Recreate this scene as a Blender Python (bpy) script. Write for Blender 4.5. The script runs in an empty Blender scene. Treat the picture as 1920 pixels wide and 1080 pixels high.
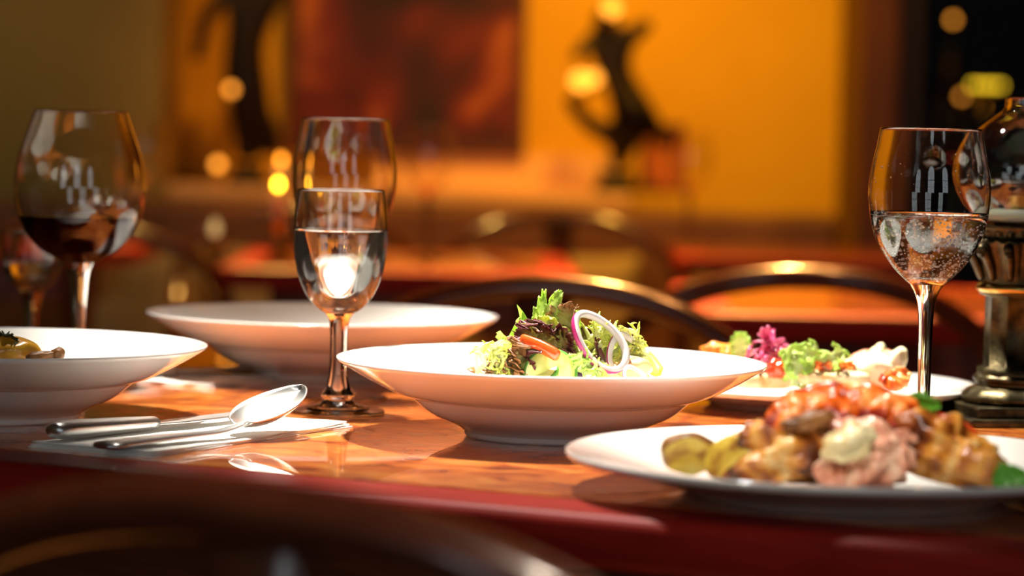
import bpy, bmesh, math, random
from mathutils import Vector, Matrix, Euler, noise

PI = math.pi
R = math.radians
C = bpy.context.scene.collection
scn = bpy.context.scene

# ------------------------------------------------------------------ camera
CAM = Vector((0.0, 0.0, 0.96))
FPX = 5333.0
PITCH, ROLL = 3.08, 1.2
cam_d = bpy.data.cameras.new('camera')
cam_d.lens = 100.0
cam_d.sensor_width = 36.0
cam_d.clip_start = 0.05
cam_d.dof.use_dof = True
cam_d.dof.focus_distance = 1.96
cam_d.dof.aperture_fstop = 4.2
cam = bpy.data.objects.new('camera', cam_d)
C.objects.link(cam)
cam_rot = Matrix.Rotation(R(90 - PITCH), 3, 'X') @ Matrix.Rotation(R(ROLL), 3, 'Z')
cam.location = CAM
cam.rotation_euler = cam_rot.to_euler()
scn.camera = cam

def at(px, py, D):
    """point seen at photo pixel px, py standing D metres down the room"""
    d = cam_rot @ Vector(((px - 960) / FPX, -(py - 540) / FPX, -1.0))
    return CAM + d * (D / d.y)

# ------------------------------------------------------------------ view, world
scn.view_settings.view_transform = 'Standard'
scn.view_settings.look = 'None'
scn.view_settings.gamma = 1.0
scn.view_settings.use_curve_mapping = False
scn.view_settings.exposure = 0.0
w = bpy.data.worlds.new('world')
scn.world = w
w.use_nodes = True
w.node_tree.nodes['Background'].inputs[0].default_value = (0.9, 0.75, 0.55, 1)
w.node_tree.nodes['Background'].inputs[1].default_value = 0.015

def light(name, kind, loc, target, energy, color, **kw):
    d = bpy.data.lights.new(name, kind)
    d.energy = energy
    d.color = color
    for k, v in kw.items():
        setattr(d, k, v)
    o = bpy.data.objects.new(name, d)
    C.objects.link(o)
    o.location = loc
    o.rotation_euler = (Vector(target) - Vector(loc)).to_track_quat('-Z', 'Y').to_euler()
    return o

# ceiling spotlight over the laid table
light('table_spotlight', 'SPOT', (-0.36, 2.55, 2.72), (0.03, 2.17, 0.75), 850, (1.0, 0.92, 0.80),
      spot_size=R(25), spot_blend=0.6, shadow_soft_size=0.06)
# unseen fill added to brighten the near side of the table
light('near_table_fill', 'SPOT', (-0.30, 2.45, 2.72), (0.08, 1.80, 0.75), 310, (1.0, 0.92, 0.80),
      spot_size=R(16), spot_blend=0.6, shadow_soft_size=0.06)
# added front fill without a fixture, lights the near faces on the chicken plate
light('plate_fill', 'SPOT', (-0.35, 0.10, 2.60), (0.22, 1.755, 0.80), 230, (1.0, 0.88, 0.72),
      spot_size=R(9), spot_blend=0.8, shadow_soft_size=0.06)
light('salad_fill', 'SPOT', (-0.75, 0.30, 2.60), (0.01, 1.95, 0.80), 40, (1.0, 0.93, 0.84),  # another added fill, for the front of the salad
      spot_size=R(10), spot_blend=0.8, shadow_soft_size=0.06)
light('front_chair_fill', 'SPOT', (0.25, 0.95, 2.60), (0.02, 1.18, 0.80), 60, (1.0, 0.80, 0.62),  # added spot, brings up the foreground chair's rail
      spot_size=R(24), spot_blend=0.8, shadow_soft_size=0.08)
# warm wall washers on the ceiling in front of the back wall
light('wall_washer_middle', 'SPOT', (0.05, 5.3, 2.6), (0.0, 6.6, 0.75), 150, (1.0, 0.40, 0.05),
      spot_size=R(60), spot_blend=0.9, shadow_soft_size=0.06)
light('wall_washer_right', 'SPOT', (0.55, 5.3, 2.6), (0.6, 6.6, 0.95), 118, (1.0, 0.53, 0.03),
      spot_size=R(60), spot_blend=0.9, shadow_soft_size=0.06)
light('wall_washer_left', 'SPOT', (-1.3, 4.9, 2.6), (-0.95, 6.2, 0.9), 30, (1.0, 0.72, 0.3),
      spot_size=R(60), spot_blend=0.9, shadow_soft_size=0.06)
# unseen spots added to brighten the tables further back
light('far_table_fill', 'SPOT', (0.45, 4.9, 2.7), (0.4, 3.8, 0.75), 1100, (1.0, 0.42, 0.10),
      spot_size=R(50), spot_blend=0.8, shadow_soft_size=0.08)
light('far_table_fill_left', 'SPOT', (-0.5, 5.6, 2.7), (-0.3, 4.7, 0.75), 520, (1.0, 0.50, 0.10),
      spot_size=R(55), spot_blend=0.8, shadow_soft_size=0.08)
light('chair_rail_fill', 'SPOT', (0.75, 3.3, 2.7), (0.15, 2.95, 0.75), 55, (1.0, 0.38, 0.10),  # added from the right to put an orange highlight on the rail
      spot_size=R(45), spot_blend=0.8, shadow_soft_size=0.08)

light('far_table_fill_back', 'SPOT', (0.55, 5.7, 2.7), (0.52, 5.32, 0.75), 260, (1.0, 0.45, 0.06),  # one more added spot, brightens the far right table
      spot_size=R(34), spot_blend=0.8, shadow_soft_size=0.08)

# ------------------------------------------------------------------ helpers
def setp(o, label=None, cat=None, group=None, kind=None):
    if label: o['label'] = label
    if cat: o['category'] = cat
    if group: o['group'] = group
    if kind: o['kind'] = kind
    return o

def thing(name, label, cat, loc=(0, 0, 0), rotz=0.0, group=None, rot=None):
    o = bpy.data.objects.new(name, None)
    C.objects.link(o)
    o.empty_display_size = 0.02
    o.location = loc
    o.rotation_euler = rot if rot else (0, 0, rotz)
    return setp(o, label, cat, group)

def mesh(name, vf, mats, parent=None, smooth=True, loc=None, rot=None, idx=None):
    v, f = vf
    me = bpy.data.meshes.new(name)
    me.from_pydata([tuple(p) for p in v], [], f)
    if not isinstance(mats, (list, tuple)):
        mats = [mats]
    for m in mats:
        me.materials.append(m)
    if idx:
        for p, i in zip(me.polygons, idx):
            p.material_index = i
    bm = bmesh.new(); bm.from_mesh(me)
    bmesh.ops.remove_doubles(bm, verts=bm.verts, dist=1e-6)
    bmesh.ops.recalc_face_normals(bm, faces=bm.faces)
    bm.to_mesh(me); bm.free()
    for p in me.polygons:
        p.use_smooth = smooth
    o = bpy.data.objects.new(name, me)
    C.objects.link(o)
    if parent: o.parent = parent
    if loc is not None: o.location = loc
    if rot is not None: o.rotation_euler = rot
    return o

def sharp(o, deg=35):
    o.data.shade_smooth() if hasattr(o.data, 'shade_smooth') else None
    try:
        o.data.set_sharp_from_angle(angle=R(deg))
    except Exception:
        pass
    return o

def lathe(prof, n=64, close=False, mod=None):
    """prof: (r, z) list; mod(theta, i) -> radius factor"""
    v, f = [], []
    rings = []
    for i, (r, z) in enumerate(prof):
        if r < 1e-6:
            rings.append([len(v)]); v.append((0, 0, z))
        else:
            ring = []
            for k in range(n):
                t = 2 * PI * k / n
                rr = r * (mod(t, i) if mod else 1)
                ring.append(len(v)); v.append((rr * math.cos(t), rr * math.sin(t), z))
            rings.append(ring)
    m = len(rings)
    for i in range(m if close else m - 1):
        a, b = rings[i], rings[(i + 1) % m]
        for k in range(n):
            k2 = (k + 1) % n
            if len(a) == 1 and len(b) == 1: continue
            if len(a) == 1: f.append((a[0], b[k], b[k2]))
            elif len(b) == 1: f.append((a[k], b[0], a[k2]))
            else: f.append((a[k], b[k], b[k2], a[k2]))
    return v, f

def spline(pts, n=8):
    """Catmull-Rom through tuples of any length"""
    out = []
    P = [pts[0]] + list(pts) + [pts[-1]]
    for i in range(1, len(P) - 2):
        for k in range(n):
            t = k / n
            out.append(tuple(0.5 * ((2 * b) + (-a + c) * t + (2 * a - 5 * b + 4 * c - d) * t * t + (-a + 3 * b - 3 * c + d) * t ** 3)
                             for a, b, c, d in zip(P[i - 1], P[i], P[i + 1], P[i + 2])))
    out.append(tuple(pts[-1]))
    return out

def tube(pts, rad, n=10, sx=1.0, sy=1.0, up=(0, 0, 1), cap=True):
    """sweep an ellipse (sx across, sy along up) with radius rad[i]"""
    pts = [Vector(p) for p in pts]
    if not isinstance(rad, (list, tuple)): rad = [rad] * len(pts)
    v, f = [], []
    upv = Vector(up)
    for i, p in enumerate(pts):
        t = (pts[min(i + 1, len(pts) - 1)] - pts[max(i - 1, 0)]).normalized()
        s = t.cross(upv)
        if s.length < 1e-4: s = t.cross(Vector((1, 0.1, 0)))
        s.normalize()
        u = s.cross(t).normalized()
        for k in range(n):
            a = 2 * PI * k / n
            v.append(p + s * (math.cos(a) * rad[i] * sx) + u * (math.sin(a) * rad[i] * sy))
    for i in range(len(pts) - 1):
        for k in range(n):
            k2 = (k + 1) % n
            f.append((i * n + k, i * n + k2, (i + 1) * n + k2, (i + 1) * n + k))
    if cap:
        f.append(tuple(range(n))[::-1])
        f.append(tuple((len(pts) - 1) * n + k for k in range(n)))
    return v, f

def box(x0, x1, y0, y1, z0, z1):
    v = [(x, y, z) for z in (z0, z1) for y in (y0, y1) for x in (x0, x1)]
    return v, [(0, 2, 3, 1), (4, 5, 7, 6), (0, 1, 5, 4), (2, 6, 7, 3), (0, 4, 6, 2), (1, 3, 7, 5)]

def join(*vfs):
    v, f = [], []
    for a, b in vfs:
        o = len(v)
        v += list(a); f += [tuple(i + o for i in q) for q in b]
    return v, f

def xf(vf, loc=(0, 0, 0), rot=(0, 0, 0), sc=(1, 1, 1)):
    M = Matrix.Translation(loc) @ Euler(rot).to_matrix().to_4x4() @ Matrix.Diagonal((*sc, 1))
    return [M @ Vector(p) for p in vf[0]], vf[1]

def bevel(o, wd, seg=3):
    m = o.modifiers.new('bevel', 'BEVEL'); m.width = wd; m.segments = seg; m.limit_method = 'ANGLE'
    return o

def blob(sx, sy, sz, amp=0.15, freq=2.0, seed=0, sub=4, flat=None, amp2=0.0, freq2=8.0):
    bm = bmesh.new()
    bmesh.ops.create_icosphere(bm, subdivisions=sub, radius=1)
    off = Vector((seed * 7.31, seed * 3.17, seed * 1.93))
    for q in bm.verts:
        d = q.co.normalized()
        k = 1 + amp * noise.noise(d * freq + off) * 1.6 + amp2 * noise.noise(d * freq2 + off * 2)
        p = d * k
        if flat is not None and p.z < flat: p.z = flat + (p.z - flat) * 0.12
        q.co = Vector((p.x * sx, p.y * sy, p.z * sz))
    v = [q.co.copy() for q in bm.verts]
    f = [tuple(q.index for q in fc.verts) for fc in bm.faces]
    bm.free()
    return v, f

def sheet(fn, nu, nv):
    v = [fn(i / (nu - 1), -1 + 2 * j / (nv - 1)) for i in range(nu) for j in range(nv)]
    f = [(i * nv + j, i * nv + j + 1, (i + 1) * nv + j + 1, (i + 1) * nv + j) for i in range(nu - 1) for j in range(nv - 1)]
    return v, f

def solid(o, t, off=0):
    m = o.modifiers.new('thickness', 'SOLIDIFY'); m.thickness = t; m.offset = off
    return o

# ------------------------------------------------------------------ materials
def pm(name, col, rough=0.4, metal=0.0, **kw):
    m = bpy.data.materials.new(name)
    m.use_nodes = True
    b = m.node_tree.nodes['Principled BSDF']
    b.inputs['Base Color'].default_value = (*col, 1)
    b.inputs['Roughness'].default_value = rough
    b.inputs['Metallic'].default_value = metal
    for k, v in kw.items():
        b.inputs[k.replace('_', ' ')].default_value = v
    return m

def ramp_mat(name, stops, scale=20.0, detail=4.0, rough=0.5, distort=0.0, bump=0.0, bscale=None, stretch=(1, 1, 1), kind='noise', bdist=0.001, **kw):
    m = pm(name, stops[0][1], rough, **kw)
    nt = m.node_tree; N = nt.nodes; L = nt.links
    b = N['Principled BSDF']
    tc = N.new('ShaderNodeTexCoord'); mp = N.new('ShaderNodeMapping')
    mp.inputs['Scale'].default_value = stretch
    L.new(tc.outputs['Object'], mp.inputs['Vector'])
    if kind == 'noise':
        t = N.new('ShaderNodeTexNoise')
        t.inputs['Detail'].default_value = detail
        t.inputs['Distortion'].default_value = distort
        out = t.outputs[0]
    elif kind == 'wave':
        t = N.new('ShaderNodeTexWave')
        t.inputs['Distortion'].default_value = distort
        t.inputs['Detail'].default_value = detail
        out = t.outputs[1]
    else:
        t = N.new('ShaderNodeTexVoronoi'); out = t.outputs['Distance']
    t.inputs['Scale'].default_value = scale
    L.new(mp.outputs[0], t.inputs['Vector'])
    cr = N.new('ShaderNodeValToRGB')
    e = cr.color_ramp.elements
    e[0].position, e[0].color = stops[0][0], (*stops[0][1], 1)
    e[1].position, e[1].color = stops[-1][0], (*stops[-1][1], 1)
    for p, c in stops[1:-1]:
        q = e.new(p); q.color = (*c, 1)
    L.new(out, cr.inputs[0])
    L.new(cr.outputs[0], b.inputs['Base Color'])
    if bump:
        t2 = N.new('ShaderNodeTexNoise'); t2.inputs['Scale'].default_value = bscale or scale * 2
        t2.inputs['Detail'].default_value = 5
        L.new(mp.outputs[0], t2.inputs['Vector'])
        bp = N.new('ShaderNodeBump'); bp.inputs['Strength'].default_value = bump; bp.inputs['Distance'].default_value = bdist
        L.new(t2.outputs[0], bp.inputs['Height']); L.new(bp.outputs[0], b.inputs['Normal'])
    return m

def glass_mat(name, col=(1, 1, 1), ior=1.45, rough=0.0):
    m = bpy.data.materials.new(name); m.use_nodes = True
    nt = m.node_tree; nt.nodes.clear()
    g = nt.nodes.new('ShaderNodeBsdfGlass'); o = nt.nodes.new('ShaderNodeOutputMaterial')
    g.inputs['Color'].default_value = (*col, 1); g.inputs['IOR'].default_value = ior; g.inputs['Roughness'].default_value = rough
    nt.links.new(g.outputs[0], o.inputs[0])
    return m

def clear_mat(name, col, ior, thin=.3, haze=.0, hcol=(1, 1, 1)):
    """glass or water: refraction, a share of straight transmission as through a thin clean wall, and a little white haze mixed in to imitate a lit glow"""
    m = glass_mat(name, col, ior)
    nt = m.node_tree; N = nt.nodes; L = nt.links
    g = [q for q in N if q.type == 'BSDF_GLASS'][0]; o = [q for q in N if q.type == 'OUTPUT_MATERIAL'][0]
    t = N.new('ShaderNodeBsdfTransparent'); t.inputs[0].default_value = (*col, 1)
    ms = N.new('ShaderNodeMixShader'); ms.inputs[0].default_value = thin
    L.new(g.outputs[0], ms.inputs[1]); L.new(t.outputs[0], ms.inputs[2])
    last = ms
    if haze:
        tr = N.new('ShaderNodeBsdfTranslucent'); tr.inputs[0].default_value = (*hcol, 1)
        df = N.new('ShaderNodeBsdfDiffuse'); df.inputs[0].default_value = (*hcol, 1)
        m1 = N.new('ShaderNodeMixShader'); m1.inputs[0].default_value = .5
        L.new(tr.outputs[0], m1.inputs[1]); L.new(df.outputs[0], m1.inputs[2])
        m2 = N.new('ShaderNodeMixShader'); m2.inputs[0].default_value = haze
        L.new(ms.outputs[0], m2.inputs[1]); L.new(m1.outputs[0], m2.inputs[2]); last = m2
    L.new(last.outputs[0], o.inputs[0])
    return m

def emit(name, col, s):
    m = bpy.data.materials.new(name); m.use_nodes = True
    nt = m.node_tree; nt.nodes.clear()
    g = nt.nodes.new('ShaderNodeEmission'); o = nt.nodes.new('ShaderNodeOutputMaterial')
    g.inputs[0].default_value = (*col, 1); g.inputs[1].default_value = s
    nt.links.new(g.outputs[0], o.inputs[0])
    return m

def tint_mat(name, a, b_, rough=0.4, nscale=120, bump=0.3, sub=0.0, lo=0.25, hi=0.85, trans=0.0):
    """colour runs from a to b along the leaf's own 'tint' attribute (stem to frilled edge)"""
    m = pm(name, a, rough)
    nt = m.node_tree; N = nt.nodes; L = nt.links
    b = N['Principled BSDF']
    at_ = N.new('ShaderNodeAttribute'); at_.attribute_name = 'tint'
    t = N.new('ShaderNodeTexNoise'); t.inputs['Scale'].default_value = nscale
    tc = N.new('ShaderNodeTexCoord'); L.new(tc.outputs['Object'], t.inputs['Vector'])
    ad = N.new('ShaderNodeMath'); ad.operation = 'MULTIPLY_ADD'; ad.inputs[1].default_value = 0.5
    L.new(t.outputs[0], ad.inputs[0]); L.new(at_.outputs['Fac'], ad.inputs[2])
    mr = N.new('ShaderNodeMapRange'); mr.inputs[1].default_value = lo + 0.25; mr.inputs[2].default_value = hi + 0.25
    L.new(ad.outputs[0], mr.inputs[0])
    mx = N.new('ShaderNodeMix'); mx.data_type = 'RGBA'
    mx.inputs[6].default_value = (*a, 1); mx.inputs[7].default_value = (*b_, 1)
    L.new(mr.outputs[0], mx.inputs[0]); L.new(mx.outputs[2], b.inputs['Base Color'])
    bp = N.new('ShaderNodeBump'); bp.inputs['Strength'].default_value = bump; bp.inputs['Distance'].default_value = 0.001
    L.new(t.outputs[0], bp.inputs['Height']); L.new(bp.outputs[0], b.inputs['Normal'])
    if trans:
        out = N['Material Output']
        tr = N.new('ShaderNodeBsdfTranslucent'); L.new(mx.outputs[2], tr.inputs[0])
        ms = N.new('ShaderNodeMixShader'); ms.inputs[0].default_value = trans
        L.new(b.outputs[0], ms.inputs[1]); L.new(tr.outputs[0], ms.inputs[2]); L.new(ms.outputs[0], out.inputs[0])
    return m

M = {}
M['porcelain'] = pm('porcelain', (0.86, 0.85, 0.82), 0.12, Coat_Weight=0.6, Coat_Roughness=0.04)
M['glass'] = clear_mat('clear_glass', (0.99, 0.99, 0.985), 1.48, .0, .0)
M['water'] = clear_mat('water', (0.99, 1.0, 1.0), 1.333, .0, .035)  # white haze in the material stands in for the bright glow
M['fizz'] = clear_mat('fizzy_water', (0.99, 1.0, 1.0), 1.333, .0, .0)
M['bubble'] = clear_mat('air_bubble', (1, 1, 1), 0.78, .0, .75)
M['wine'] = pm('red_wine', (0.012, 0.0008, 0.0012), 0.0, IOR=1.34)
M['steel'] = pm('polished_steel', (0.80, 0.80, 0.79), 0.30, 1.0)
M['napkin'] = ramp_mat('paper_napkin', [(0.3, (0.78, 0.77, 0.72)), (0.7, (0.86, 0.85, 0.81))], 900, 2, 0.9, bump=0.25, bscale=700)
M['inlay'] = ramp_mat('burl_inlay', [(0.32, (0.20, 0.035, 0.006)), (0.43, (0.50, 0.10, 0.012)), (0.55, (0.68, 0.18, 0.022)), (0.70, (0.82, 0.31, 0.06))],
                      22, 5, 0.32, distort=1.2, stretch=(1, 1.3, 1), Coat_Weight=1.0, Coat_Roughness=0.015, Coat_IOR=1.7)
M['mahogany'] = ramp_mat('red_mahogany', [(0.3, (0.26, 0.008, 0.005)), (0.7, (0.42, 0.018, 0.010))], 12, 4, 0.5, distort=0.5, stretch=(1, 9, 9),
                         Coat_Weight=0.06, Coat_Roughness=0.2, Specular_IOR_Level=0.22)
M['chairwood'] = ramp_mat('dark_chair_wood', [(0.3, (0.085, 0.018, 0.008)), (0.7, (0.15, 0.036, 0.014))], 20, 3, 0.26, stretch=(1, 6, 6), Coat_Weight=0.8, Coat_Roughness=0.08)
M['beige_cloth'] = ramp_mat('beige_upholstery', [(0.3, (0.40, 0.29, 0.17)), (0.6, (0.52, 0.40, 0.24)), (0.75, (0.40, 0.09, 0.04))], 9, 2, 0.85)
M['brown_leather'] = ramp_mat('brown_leather', [(0.3, (0.16, 0.06, 0.025)), (0.7, (0.24, 0.10, 0.04))], 8, 3, 0.5)
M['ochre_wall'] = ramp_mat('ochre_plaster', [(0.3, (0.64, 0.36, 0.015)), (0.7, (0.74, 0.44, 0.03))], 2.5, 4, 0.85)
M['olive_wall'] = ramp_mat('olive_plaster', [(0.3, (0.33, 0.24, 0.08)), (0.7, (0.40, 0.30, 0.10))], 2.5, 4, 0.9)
M['dark_wall'] = pm('dark_panelling', (0.018, 0.006, 0.004), 0.5)
M['dark_column'] = ramp_mat('stained_column', [(0.3, (0.07, 0.018, 0.004)), (0.7, (0.11, 0.028, 0.007))], 6, 3, 0.5, stretch=(6, 6, 1))
M['shelf'] = ramp_mat('honey_shelf', [(0.3, (0.80, 0.46, 0.20)), (0.7, (0.88, 0.56, 0.28))], 5, 3, 0.5, stretch=(1, 6, 6))
M['floor'] = ramp_mat('floor_boards', [(0.3, (0.08, 0.03, 0.012)), (0.7, (0.16, 0.06, 0.025))], 3, 4, 0.35, stretch=(1, 8, 1))
M['plaster'] = pm('ceiling_paint', (0.09, 0.065, 0.04), 0.9)
M['painting'] = ramp_mat('oil_painting', [(0.36, (0.012, 0.004, 0.002)), (0.50, (0.06, 0.006, 0.002)), (0.60, (0.16, 0.018, 0.004)), (0.72, (0.50, 0.16, 0.02))], 3.2, 2, 0.5, distort=0.8)
def _canvas():
    # the picture itself: a dark middle between glowing orange sides
    nt = M['painting'].node_tree; N = nt.nodes; L = nt.links
    cr = [q for q in N if q.type == 'VALTORGB'][0]; t = [q for q in N if q.type == 'TEX_NOISE'][0]
    tcx = [q for q in N if q.type == 'TEX_COORD'][0]
    sx = N.new('ShaderNodeSeparateXYZ'); L.new(tcx.outputs['Object'], sx.inputs[0])
    ad = N.new('ShaderNodeMath'); ad.operation = 'ADD'; ad.inputs[1].default_value = .03; L.new(sx.outputs[0], ad.inputs[0])
    pw = N.new('ShaderNodeMath'); pw.operation = 'ABSOLUTE'; L.new(ad.outputs[0], pw.inputs[0])
    ma = N.new('ShaderNodeMath'); ma.operation = 'MULTIPLY_ADD'; ma.inputs[1].default_value = .95; L.new(pw.outputs[0], ma.inputs[0])
    sb = N.new('ShaderNodeMath'); sb.operation = 'SUBTRACT'; sb.inputs[1].default_value = .14
    L.new(t.outputs[0], sb.inputs[0]); L.new(sb.outputs[0], ma.inputs[2]); L.new(ma.outputs[0], cr.inputs[0])
_canvas()
M['gilt'] = pm('gilt_frame', (0.75, 0.40, 0.10), 0.35, 0.6)
M['bronze'] = ramp_mat('dark_bronze', [(0.3, (0.012, 0.008, 0.006)), (0.7, (0.04, 0.02, 0.012))], 12, 3, 0.35, metallic_dummy=None) if False else pm('dark_bronze', (0.02, 0.012, 0.008), 0.4, 0.5)
M['pewter'] = ramp_mat('aged_pewter', [(0.35, (0.015, 0.012, 0.006)), (0.65, (0.10, 0.078, 0.035))], 60, 5, 0.40, bump=0.3, bscale=300, Metallic=0.9)
M['brass'] = pm('old_brass', (0.55, 0.36, 0.10), 0.28, 1.0)
M['wax'] = pm('candle_wax', (0.85, 0.78, 0.60), 0.5, Subsurface_Weight=0.3)
M['window'] = emit('daylight_pane', (0.86, 0.95, 1.0), 1.9)
M['windowframe'] = pm('window_frame_paint', (0.25, 0.18, 0.1), 0.5)

# ------------------------------------------------------------------ the room
def struct(name, vf, m, parent=None, smooth=False):
    return setp(mesh(name, vf, m, parent, smooth), kind='structure')

struct('floor', box(-3.2, 3.4, -1.9, 9.0, -0.1, 0.0), M['floor'])
struct('ceiling', box(-3.2, 3.4, -1.9, 9.0, 2.8, 2.9), M['plaster'])
struct('wall_back', box(-1.2, 0.86, 6.60, 6.75, 0, 2.8), M['ochre_wall'])
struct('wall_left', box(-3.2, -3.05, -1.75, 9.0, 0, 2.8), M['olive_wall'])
struct('wall_right', box(3.25, 3.4, -1.75, 9.0, 0, 2.8), M['dark_wall'])
struct('wall_recess', box(0.86, 3.25, 8.85, 9.0, 0, 2.8), M['dark_wall'])
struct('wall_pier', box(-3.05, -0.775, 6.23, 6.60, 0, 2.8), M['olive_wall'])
# stained timber post between the bright wall and the dark room beyond
p = at(1612, 200, 6.2).x
bevel(struct('trim_1', box(p, p + 0.085, 6.2, 6.75, 0, 2.8), M['dark_column']), 0.006)
struct('trim_2', box(p + 0.085, p + 0.15, 6.35, 8.85, 0, 2.8), M['dark_wall'])
# front wall behind the camera, with arched windows letting in daylight
def arch_outline(cx, z0, wd, h, n=20):
    r = wd / 2
    pts = [(cx - r, z0), (cx + r, z0)]
    for k in range(n + 1):
        a = PI * k / n
        pts.append((cx + r * math.cos(a), z0 + h - r + r * math.sin(a)))
    return pts
struct('wall_front', box(-3.05, 3.25, -1.9, -1.75, 0, 2.8), M['dark_wall'])
for i, cx in enumerate((-1.9, -0.1, 1.7)):
    pts = arch_outline(cx, 0.9, 0.8, 1.55)
    v = [(x, -1.735, z) for x, z in pts] + [(x, -1.75, z) for x, z in pts]
    n = len(pts)
    f = [tuple(range(n)), tuple(range(2 * n - 1, n - 1, -1))] + [(k, (k + 1) % n, n + (k + 1) % n, n + k) for k in range(n)]
    struct('window_%d' % (i + 1), (v, f), M['window'])
    bars = [tube([(x, -1.725, z) for x, z in pts + pts[:1]], 0.03, 8, up=(0, 1, 0), cap=False)]
    bars.append(box(cx - 0.012, cx + 0.012, -1.735, -1.715, 0.9, 2.43))
    for zz in (1.35, 1.8):
        bars.append(box(cx - 0.4, cx + 0.4, -1.735, -1.715, zz - 0.012, zz + 0.012))
    mesh('window_frame', join(*bars), M['windowframe'], bpy.data.objects['window_%d' % (i + 1)], smooth=False)

# ------------------------------------------------------------------ dining tables
ZT = 0.75
def slab(x0, x1, y0, y1, z0, z1, rc=0.012, n=6):
    """board with rounded corners in plan"""
    pts = []
    for cx, cy, a0 in ((x1 - rc, y1 - rc, 0), (x0 + rc, y1 - rc, 90), (x0 + rc, y0 + rc, 180), (x1 - rc, y0 + rc, 270)):
        for k in range(n + 1):
            a = R(a0 + 90 * k / n)
            pts.append((cx + rc * math.cos(a), cy + rc * math.sin(a)))
    m = len(pts)
    v = [(x, y, z0) for x, y in pts] + [(x, y, z1) for x, y in pts]
    f = [tuple(range(m))[::-1], tuple(range(m, 2 * m))] + [(k, (k + 1) % m, m + (k + 1) % m, m + k) for k in range(m)]
    return v, f

def dining_table(label, cx, cy, rz, lx, ly, group=None, pedestal=True):
    t = thing('dining_table', label, 'table', (cx, cy, 0), rz, group)
    hx, hy = lx / 2, ly / 2
    b = 0.056
    top = mesh('table_top', slab(-hx, hx, -hy, hy, ZT - 0.032, ZT - 0.0005, 0.03), M['mahogany'], t, smooth=False)
    bevel(top, 0.009, 5); setp(top, 'red mahogany border of the table top')
    il = mesh('inlay', slab(-hx + b, hx - b, -hy + b, hy - b, ZT - 0.004, ZT, 0.004), M['inlay'], top, smooth=False)
    setp(il, 'mottled orange burl panel set in the table top')
    mesh('apron', join(box(-hx + .08, hx - .08, -hy + .07, -hy + .09, ZT - .10, ZT - .032), box(-hx + .08, hx - .08, hy - .09, hy - .07, ZT - .10, ZT - .032),
                       box(-hx + .08, -hx + .10, -hy + .07, hy - .07, ZT - .10, ZT - .032), box(hx - .10, hx - .08, -hy + .07, hy - .07, ZT - .10, ZT - .032)), M['chairwood'], t, smooth=False)
    if pedestal:
        mesh('pedestal', lathe([(0, 0), (.19, 0), (.19, .02), (.07, .06), (.04, .12), (.035, .4), (.05, .6), (.10, ZT - .034), (0, ZT - .034)], 32), M['chairwood'], t)
        return t
    for sx in (-1, 1):
        for sy in (-1, 1):
            x, y = sx * (hx - .12), sy * (hy - .11)
            v, f = lathe([(0.0, 0), (.018, 0), (.02, .02), (.024, .3), (.03, .58), (.034, .62), (.034, ZT - .04), (0, ZT - .04)], 16)
            mesh('leg', ([(a + x, c + y, d) for a, c, d in v], f), M['chairwood'], t)
    return t

TA = -R(28)
e = Vector((math.cos(TA), math.sin(TA))); nrm = Vector((-math.sin(TA), math.cos(TA)))
TLX, TLY = 1.60, 0.92
tc = Vector((0.0, 1.600)) + nrm * (TLY / 2) + e * (-0.12)
main_table = dining_table('large polished dining table in front carrying the white bowls and glasses', tc.x, tc.y, TA, TLX, TLY, pedestal=False)
dining_table('orange topped table with a red edge seen behind the sparkling water glass', 0.71, 3.80, R(-1), 0.97, 0.72)
dining_table('far table with orange top behind the front water goblet', -0.18, 4.68, R(1), 0.56, 0.70)
dining_table('far table against the bright yellow wall on the right', 0.55, 5.36, R(-1), 0.50, 0.50)
dining_table('dim far table on the left behind the red wine glass', -1.06, 5.24, R(1), 0.80, 0.58)

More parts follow.
